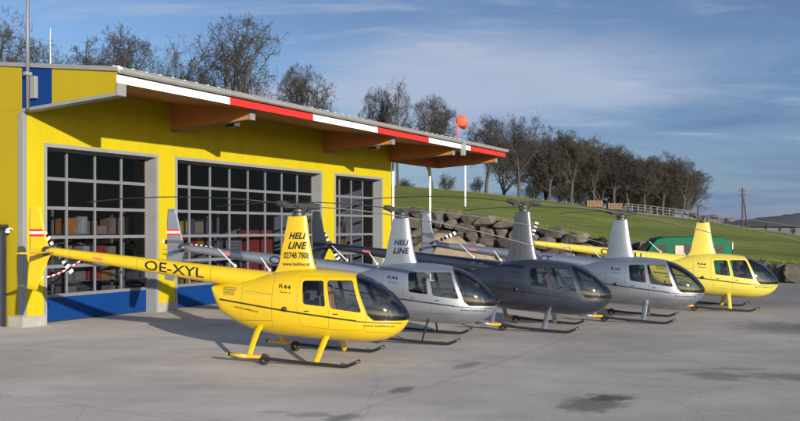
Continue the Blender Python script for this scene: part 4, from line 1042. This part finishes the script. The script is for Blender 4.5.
make_heli(6.87, 26.4, 19.9, S2, 'pale silver helicopter with no lettering on its mast, in front of the lemon one', 'OE-XXT', False, False, S2, flag=False, blade_yaw=-1, letter=navy, tail_rot=-25, stripe_mat=navy)
make_heli(10.72, 30.0, 13.8, Y2, 'pale lemon yellow helicopter farthest from the camera, by the green van', 'OE-XXU', False, False, Y2, hub_h=3.24, flag=False, blade_yaw=0, tail_rot=-70, letter=M['black'])

# ------------------------------------------------------------------ green van
V = empty('van', (14.9, 45.0, 0), R(-4)); tag(V, 'green high-roofed van parked behind the lemon helicopter, before the boulder wall', 'van')
mb = MB(); prof = [(-2.35, .45), (-2.38, .9), (-2.28, 1.25), (-2.0, 1.55), (-1.72, 2.05), (-1.45, 2.30), (-1.0, 2.40), (0.5, 2.43), (1.7, 2.40), (2.15, 2.25), (2.32, 1.95), (2.36, 1.3), (2.36, .45)]
cs = [(-1.0, .93), (-0.97, .99), (-.85, 1.0), (0, 1.0), (.85, 1.0), (.97, .99), (1.0, .93)]
def vz(zv, y): return zv
npf = len(prof)
for (yy, k) in ((-.95, .0), (-.93, 1), (-.80, 1), (.80, 1), (.93, 1), (.95, 0)):
    for (x, z) in prof:
        zz = z; 
        if abs(yy) > .9 and z > 1.4: zz = z - .05; 
        tum = 1 - 0.06 * max(0, (z - 1.0) / 1.4)
        sh = .06 if abs(yy) > .94 else 0
        mb.v.append((x * (1 - sh * .4), yy * tum, zz - sh * (1 if z > 1.5 else -.3)))
for i in range(5):
    for k in range(npf): mb.f.append((i*npf+k, i*npf+(k+1) % npf, (i+1)*npf+(k+1) % npf, (i+1)*npf+k)); mb.m.append(0)
mb.f += [tuple(range(npf)), tuple(range(6*npf-1, 5*npf-1, -1))]; mb.m += [0, 0]
vb = mb.build('body', M['green_van'], V, smooth=True)
try: vb.data.set_sharp_from_angle(angle=R(40))
except Exception: pass
def vwin(pts, name, mt, par, y=-0.955):
    mb = MB(); mb.v = [(x, y * (1 - 0.06 * max(0, (z - 1.0) / 1.4)) , z) for x, z in pts] + [(x, (y + .05) * (1 - 0.06 * max(0, (z - 1.0) / 1.4)), z) for x, z in pts]
    n_ = len(pts); mb.f = [tuple(range(n_)), tuple(range(2*n_-1, n_-1, -1))] + [(i, i+n_, (i+1) % n_+n_, (i+1) % n_) for i in range(n_)]; mb.m = [0] * len(mb.f)
    return mb.build(name, mt, par)
vwin([(-1.82, 1.38), (-.95, 1.38), (-.95, 1.98), (-1.45, 1.98)], 'side_window', M['van_glass'], V)
w2 = vwin([(-.62, 1.38), (.55, 1.38), (.55, 1.98), (-.62, 1.98)], 'side_window', M['van_glass'], V)
vwin([(-.55, 1.42), (-.12, 1.42), (-.12, 1.94), (-.55, 1.94)], 'tan_pane', M['van_tan'], w2, -0.962)  # pinkish tan pane over the left part of the window
vwin([(.95, 1.40), (1.9, 1.40), (1.9, 1.95), (.95, 1.95)], 'side_window', M['van_glass'], V)
mb = MB(); mb.prism([(-2.22, 1.36), (-1.80, 2.02), (-1.84, 2.05), (-2.26, 1.38)], -.78, .78, 'y'); mb.build('windscreen', M['van_glass'], V)
mb = MB(); mb.box(2.34, 2.37, -.93, -.80, 1.75, 2.1); mb.build('tail_lamp', M['white'], V); mb = MB(); mb.box(2.345, 2.375, -.93, -.80, 1.45, 1.74); mb.build('tail_lamp', M['rubber'], V)
for x in (-1.45, 1.45):
    for yy in (-.86, .86):
        mb = MB(); mb.lathe([(.18, -.10), (.30, -.11), (.335, -.07), (.335, .07), (.30, .11), (.18, .10)], n=22, axis='y', loc=(x, yy, .335)); wv = mb.build('wheel', M['rubber'], V, smooth=True)
        mb = MB(); mb.lathe([(0, -.09), (.17, -.085), (.19, .085), (0, .09)], n=18, axis='y', loc=(x, yy, .335)); mb.build('rim', M['alu'], wv)
mb = MB(); mb.box(-2.45, -2.33, -.90, .90, .40, .62); mb.build('bumper', M['dark_metal'], V, bevel=.03)
mb = MB(); mb.box(2.33, 2.44, -.90, .90, .40, .62); mb.build('bumper', M['dark_metal'], V, bevel=.03)

# ------------------------------------------------------------------ trees
def make_tree(seed, h, R_, bf=.22, spread=.8, dens=1.0, fork=.3, lean=0.0, multi=1, twig_r=0.018, limb=1.0, up=.35):
    """bare winter tree: limbs grow and divide inside a rounded crown envelope"""
    rr = random.Random(seed); T, C = MB(), MB(); zc, hh = h * (1 + bf) / 2, h * (1 - bf) / 2
    off = rr.uniform(0, 99)
    def rv(): return Vector((rr.gauss(0, 1), rr.gauss(0, 1), rr.gauss(0, 1))).normalized()
    def out(q):
        e = (q.x * q.x + q.y * q.y) / (R_ * R_) + ((q.z - zc) / hh) ** 2
        return e > 1.0 + 0.42 * noise.noise(Vector((q.x * .28 + off, q.y * .28, q.z * .28)))
    def grow(p, d, L, r0, lvl):
        nseg = (5, 6, 5, 4, 2, 1)[lvl]; pts, rs = [p], [r0]; q = p.copy(); dd = d.copy()
        kink = (.12, .24, .36, .42, .45, .4)[lvl]; r_end = r0 * (.55, .34, .35, .4, .5, .6)[lvl]; nodes = []
        for i in range(nseg):
            dd = (dd + rv() * kink + Vector((0, 0, 1)) * (.07 if lvl < 3 else .0)).normalized()
            q = q + dd * (L / nseg); pts.append(q.copy()); rs.append(r0 + (r_end - r0) * (i + 1) / nseg); nodes.append(dd.copy())
            if out(q) and q.z > h * bf:
                rs[-1] = twig_r * .7; break
        n_ = len(nodes)
        (T if lvl <= 1 else C).tube(pts, rs, (8, 7, 4, 3, 3, 3)[lvl], cap=False)
        if lvl == 5: return
        full = n_ / nseg
        nch = max(1, int((0, 8, 7, 6, 4)[lvl] * dens * full + .5))
        for c in range(nch):
            t = (c + rr.uniform(.15, 1)) / nch; t = .20 + .80 * t
            idx = min(n_ - 1, int(t * n_)); tt = t * n_ - idx; pos = pts[idx].lerp(pts[idx + 1], min(1, max(0, tt)))
            bd = nodes[idx]; side = bd.cross(rv()).normalized()
            nd = (bd * rr.uniform(.30, .75) + side * rr.uniform(.75, 1.15) + Vector((0, 0, up * (.5 if lvl < 3 else .1)))).normalized()
            l2 = L * (.62, .58, .56, .55, .5)[lvl] * rr.uniform(.65, 1.2) * (1.15 - .45 * t)
            if out(pos + nd * l2 * .35) and lvl < 4: l2 *= .5
            grow(pos, nd, l2, max(twig_r * (.6 if lvl == 4 else .85), rs[idx] * rr.uniform(.42, .62)), lvl + 1)
    for m_ in range(multi):
        base = Vector((rr.uniform(-.5, .5), rr.uniform(-.5, .5), -.4)) if multi > 1 else Vector((0, 0, -.4))
        d0 = Vector((lean + rr.gauss(0, .06), rr.gauss(0, .06), 1)).normalized(); tl = h * fork * rr.uniform(.9, 1.1) + .4
        r0 = h * .021 * limb * rr.uniform(.9, 1.1); pts, rs = [base], [r0 * 1.5]; q = base.copy(); dd = d0.copy()
        for i in range(5):
            dd = (dd + rv() * .08).normalized(); q = q + dd * tl / 5; pts.append(q.copy()); rs.append(r0 * (1.15 - .06 * i))
        T.tube(pts, rs, 10, cap=False)
        nl = rr.randint(6, 7)
        for k in range(nl):
            an = 2 * math.pi * (k * .618 + rr.uniform(-.06, .06)); tilt = spread * rr.uniform(.55, 1.25)
            if k < 2: tilt *= .18
            nd = Vector((math.cos(an) * tilt, math.sin(an) * tilt, 1)).normalized()
            j = 5 if k < 3 else rr.randint(3, 5)
            grow(pts[j], nd, (h - tl) * rr.uniform(.72, .92), r0 * rr.uniform(.50, .74), 1)
    return T, C
def tree_meshes(seed, **kw):
    tm = kw.pop('twig', 'twig'); T, C = make_tree(seed, **kw); out = []
    zs_ = sorted(v[2] for v in C.v); k = kw['h'] / zs_[int(len(zs_) * .9993)]
    for nm, mbx, mt in (('trunk', T, M['bark']), ('crown', C, M[tm])):
        me = bpy.data.meshes.new(nm); me.from_pydata([(a * k, b * k, c * k) for a, b, c in mbx.v], [], mbx.f); me.materials.append(mt)
        for p_ in me.polygons: p_.use_smooth = True
        out.append(me)
    return out
TREES = {
 'wide': tree_meshes(3, h=15, R_=6.6, spread=0.9, dens=1.05, fork=.26, bf=.20, limb=.95, twig_r=.022),
 'wide2': tree_meshes(41, h=15, R_=7.2, spread=1.0, dens=1.02, fork=.26, bf=.16, limb=1.05, twig_r=.022),
 'oak': tree_meshes(5, h=15, R_=6.0, spread=0.85, dens=1.12, fork=.30, bf=.28, twig_r=.022),
 'tall': tree_meshes(9, h=15, R_=3.6, spread=0.45, dens=.9, fork=.34, bf=.34),
 'thick': tree_meshes(14, h=14, R_=5.0, spread=0.75, dens=1.1, fork=.28, bf=.24, twig='twig2', twig_r=.025),
 'lime': tree_meshes(21, h=14, R_=4.6, spread=0.6, dens=1.08, fork=.34, bf=.26, twig='twig2', twig_r=.025),
 'shrub': tree_meshes(33, h=4, R_=2.6, spread=1.1, dens=.8, fork=.06, bf=.02, multi=2, twig='bush', twig_r=.012),
}
def plant(kind, px, dist, top_y, label, group='bare trees along the hillside', wide=1.0, rot=0.0, name='bare_tree', cat='tree', sink=0.0):
    X = (px - 400) / 850 * dist; zb = terrain(X, dist) - sink; ztop = 2.8 + (229 - top_y) * dist / 850; h0 = 4.0 if kind == 'shrub' else (14.0 if kind in ('thick', 'lime') else 15.0)
    k = (ztop - zb) / h0
    o = empty(name, (X, dist, zb)); o.rotation_euler = (0, 0, rot); o.scale = (k * wide, k * wide, k)
    for nm, me in zip(('trunk', 'crown'), TREES[kind]):
        c = bpy.data.objects.new(nm, me); COL.objects.link(c); c.parent = o
    return tag(o, label, cat, group)
G1 = 'bare trees behind the hangar'; G2 = 'bare trees of the wood on the crest'
plant('wide', 14, 76, 11, 'spreading bare tree at the far left above the hangar roof, behind the grey pole', G1, .72, 0.4)
plant('tall', 60, 100, 47, 'small faint bare tree above the roof between the white rod and the dark dense tree', G1, .7, 2.0)
plant('oak', 117, 88, 27, 'dense dark bare tree above the front corner of the hangar roof', G1, .86, 1.1)
plant('tall', 176, 84, 33, 'narrow bare tree between the dense dark tree and the tallest spreading tree', G1, .52, 4.0)
plant('tall', 199, 92, 60, 'short bare tree close against the left side of the tallest spreading tree', G1, .50, 1.0)
plant('wide2', 237, 80, 16, 'tallest spreading bare tree above the roof where the white board turns red', G1, .78, 2.6)
plant('oak', 304, 95, 64, 'rounded bare tree just right of the tallest spreading tree', G1, .74, 3.3)
plant('oak', 376, 112, 87, 'small bare tree left of the slim one above the middle of the roof', G1, .56, 5.1)
plant('tall', 398, 108, 76, 'slim upright bare tree above the middle of the roof', G1, .55, .8)
plant('oak', 432, 112, 95, 'broad bare tree behind the carport post, left of the windsock', G1, .80, 4.4)
plant('oak', 486, 113, 115, 'bare tree on the crest just right of the roof tip', G2, .90, 0.2)
plant('wide', 519, 114, 112, 'bare tree with a thick single trunk, second on the crest from the roof tip', G2, .72, 5.0)
plant('thick', 549, 114, 126, 'brownish bare tree, third on the crest from the roof tip', G2, .85, 1.7)
plant('lime', 571, 113, 131, 'brownish bare tree left above the left timber stack', G2, .95, 2.9)
plant('thick', 594, 114, 135, 'brownish bare tree rising behind the left timber stack', G2, .85, 4.0)
plant('lime', 613, 114, 142, 'brownish bare tree rising behind the right timber stack', G2, .95, 0.6)
plant('oak', 629, 113, 150, 'bare tree behind the left end of the pale rail fence', G2, .9, 3.5)
plant('lime', 646, 112, 156, 'bare tree at the dip of the wood, behind the pale rail fence', G2, 1.0, 5.3)
plant('thick', 662, 113, 151, 'rounded brown bare tree second from the right end of the wood', G2, 1.0, 2.2)
plant('oak', 682, 112, 157, 'bare tree closing the right end of the wood', G2, .85, 1.2)
for i, (px, d, ty, kd) in enumerate(((505, 135, 140, 'lime'), (534, 136, 134, 'lime'), (559, 134, 137, 'thick'), (583, 138, 140, 'lime'), (603, 136, 147, 'thick'), (621, 136, 153, 'lime'), (638, 134, 160, 'thick'), (654, 136, 157, 'lime'), (672, 134, 157, 'thick'), (546, 150, 150, 'oak'), (571, 152, 152, 'thick'), (593, 150, 156, 'oak'), (613, 152, 160, 'lime'), (630, 150, 166, 'oak'), (647, 152, 166, 'thick'), (664, 150, 166, 'oak'), (686, 140, 166, 'lime'))):
    plant(kd, px, d, ty, 'small bare tree filling the depth of the wood behind the front row', 'trees in the depth of the wood', 1.1, i * 1.3, sink=1.0)
SB = ((405, 120, 178, 'low bare bush on the crest seen under the roof left of the carport post', 1.2), (447, 118, 173, 'leafless bush on the crest between the carport post and the white pole', .8), (478, 116, 176, 'leafless bush under the bare tree by the roof tip', .8),
      (533, 117, 180, 'dark thicket between the second and third trees of the crest', 1.1), (561, 116, 182, 'dark thicket under the third and fourth trees of the crest', 1.2), (580, 118, 186, 'dark thicket just left of the left timber stack', 1.1), (636, 116, 190, 'dark thicket behind the pale rail fence, its left part', 1.3), (668, 116, 192, 'dark thicket behind the pale rail fence, its right part', 1.3))
for i, (px, d, ty, lb, wd) in enumerate(SB): plant('shrub', px, d, ty, lb, 'leafless bushes on the crest', wd, i * 1.1, 'bush', 'bush')
for px, ty, lb in ((766, 224, 'small dark bush on the meadow edge, left of three'), (780, 226, 'small dark bush on the meadow edge, middle of three'), (793, 226, 'small dark bush on the meadow edge, right of three'), (726, 217, 'small dark bush left of the foot of the utility pole')):
    d = lerp_tab(CREST, (px - 400) / 850)[0]; plant('shrub', px, d, ty, lb, 'small bushes on the meadow edge', .55, px * .1, 'bush', 'bush')

# ------------------------------------------------------------------ crest furniture
def at(px, dist): X = (px - 400) / 850 * dist; return X, dist, terrain(X, dist)
for (a, b, hh, lb) in ((586, 602, 0.85, 'left of two orange-brown timber stacks under the bare trees'), (607, 622, 0.8, 'right of two orange-brown timber stacks under the bare trees')):
    xa, d, z = at(a, 111); xb = at(b, 111)[0]; zb = terrain(xb, d); o = empty('timber_stack', ((xa + xb) / 2, d, min(z, zb))); tag(o, lb, 'timber stack', 'timber stacks under the trees'); w = (xb - xa) / 2
    for k in range(3):
        mb = MB(); z0 = .15 + hh / 3 * k
        for q in range(6): mb.box(-w + q * w / 3 + .02, -w + (q + 1) * w / 3 - .02, -.5 + .03 * (q % 2), .5, z0 + .06, z0 + hh / 3 - .015)
        mb.box(-w, w, -.4, -.3, z0, z0 + .06); mb.box(-w, w, .3, .4, z0, z0 + .06); mb.build('board_layer', M['timber'], o)
fx = [626 + 6.2 * i for i in range(13)]
o = empty('rail_fence', at(626, 110)); tag(o, 'pale weathered rail fence along the foot of the bare wood', 'fence'); base = Vector(at(626, 110))
prev = None
for px in fx:
    q = Vector(at(px, 110)) - base
    mb = MB(); mb.box(q.x - .06, q.x + .06, -.06, .06, q.z - .2, q.z + 1.05); mb.build('post', M['pale_wood'], o)
    if prev is not None:
        for hz in (.35, .70, 1.02):
            mb = MB(); mb.tube([(prev.x, -.09, prev.z + hz), (q.x, -.09, q.z + hz)], .045, 6); mb.build('rail', M['pale_wood'], o)
    prev = q
def upole(px, top, dist, r_, lb, arm=True, frame=False):
    q = at(px, dist); ht = 2.8 + (229 - top) * dist / 850 - q[2]; o = empty('utility_pole', q); tag(o, lb, 'utility pole')
    mb = MB(); mb.tube([(0, 0, -.3), (0, 0, ht)], [r_ * 1.2, r_], 8); mb.build('pole', M['pole_wood'], o)
    if frame:
        mb = MB(); mb.tube([(.62, 0, -.3), (.08, 0, ht * .80)], [r_ * 1.1, r_ * .9], 8); mb.build('brace', M['pole_wood'], o)
    if arm:
        for z in (ht * .93, ht * .82):
            mb = MB(); mb.box(-.38, .38, -.05, .05, z - .05, z + .05); mb.build('crossarm', M['pole_wood'], o)
            mb = MB()
            for x in (-.34, .34, 0): mb.lathe([(.05, 0), (.07, .08), (.04, .2), (0, .22)], n=8, loc=(x, 0, z + .06))
            mb.build('insulator', M['alu'], o)
upole(742.5, 188, 96, .085, 'dark wooden utility pole with crossarms and a slanting brace on the meadow edge', True, True)
upole(698, 204, 104, .10, 'thin plain pole rising behind the lemon helicopter mast', False)
# village far beyond the meadow
rv_ = random.Random(4)
hl = ['white', 'pale', 'small', 'long']
for i, (px, d, w, hh) in enumerate(((692, 900, 9, 3.2), (699, 820, 7, 2.8), (709, 880, 10, 3.2), (718, 940, 8, 3), (726, 860, 11, 3), (735, 920, 8, 2.8))):
    X, Y, z = at(px, d); o = empty('village_house', (X, Y, z - .5), R(rv_.uniform(-35, 35))); tag(o, 'small pale gabled house in the far village beyond the meadow', 'house', 'houses of the far village')
    mb = MB(); mb.box(-w / 2, w / 2, -4, 4, 0, hh); mb.prism([(-4, hh), (4, hh), (0, hh + 2.6)], -w / 2, w / 2, 'x'); mb.build('wall', M['plaster'], o)
    mb = MB(); mb.prism([(-4.5, hh - .25), (0, hh + 2.65), (4.5, hh - .25), (4.5, hh), (0, hh + 2.95), (-4.5, hh)], -w / 2 - .4, w / 2 + .4, 'x'); mb.build('roof', M['tiles'], o)
    for k in range(3): mb = MB(); x = -w / 2 + (k + .7) * w / 3.4; mb.box(x - .5, x + .5, -4.05, -3.99, 1.2, 2.6); mb.build('window', M['van_glass'], o)
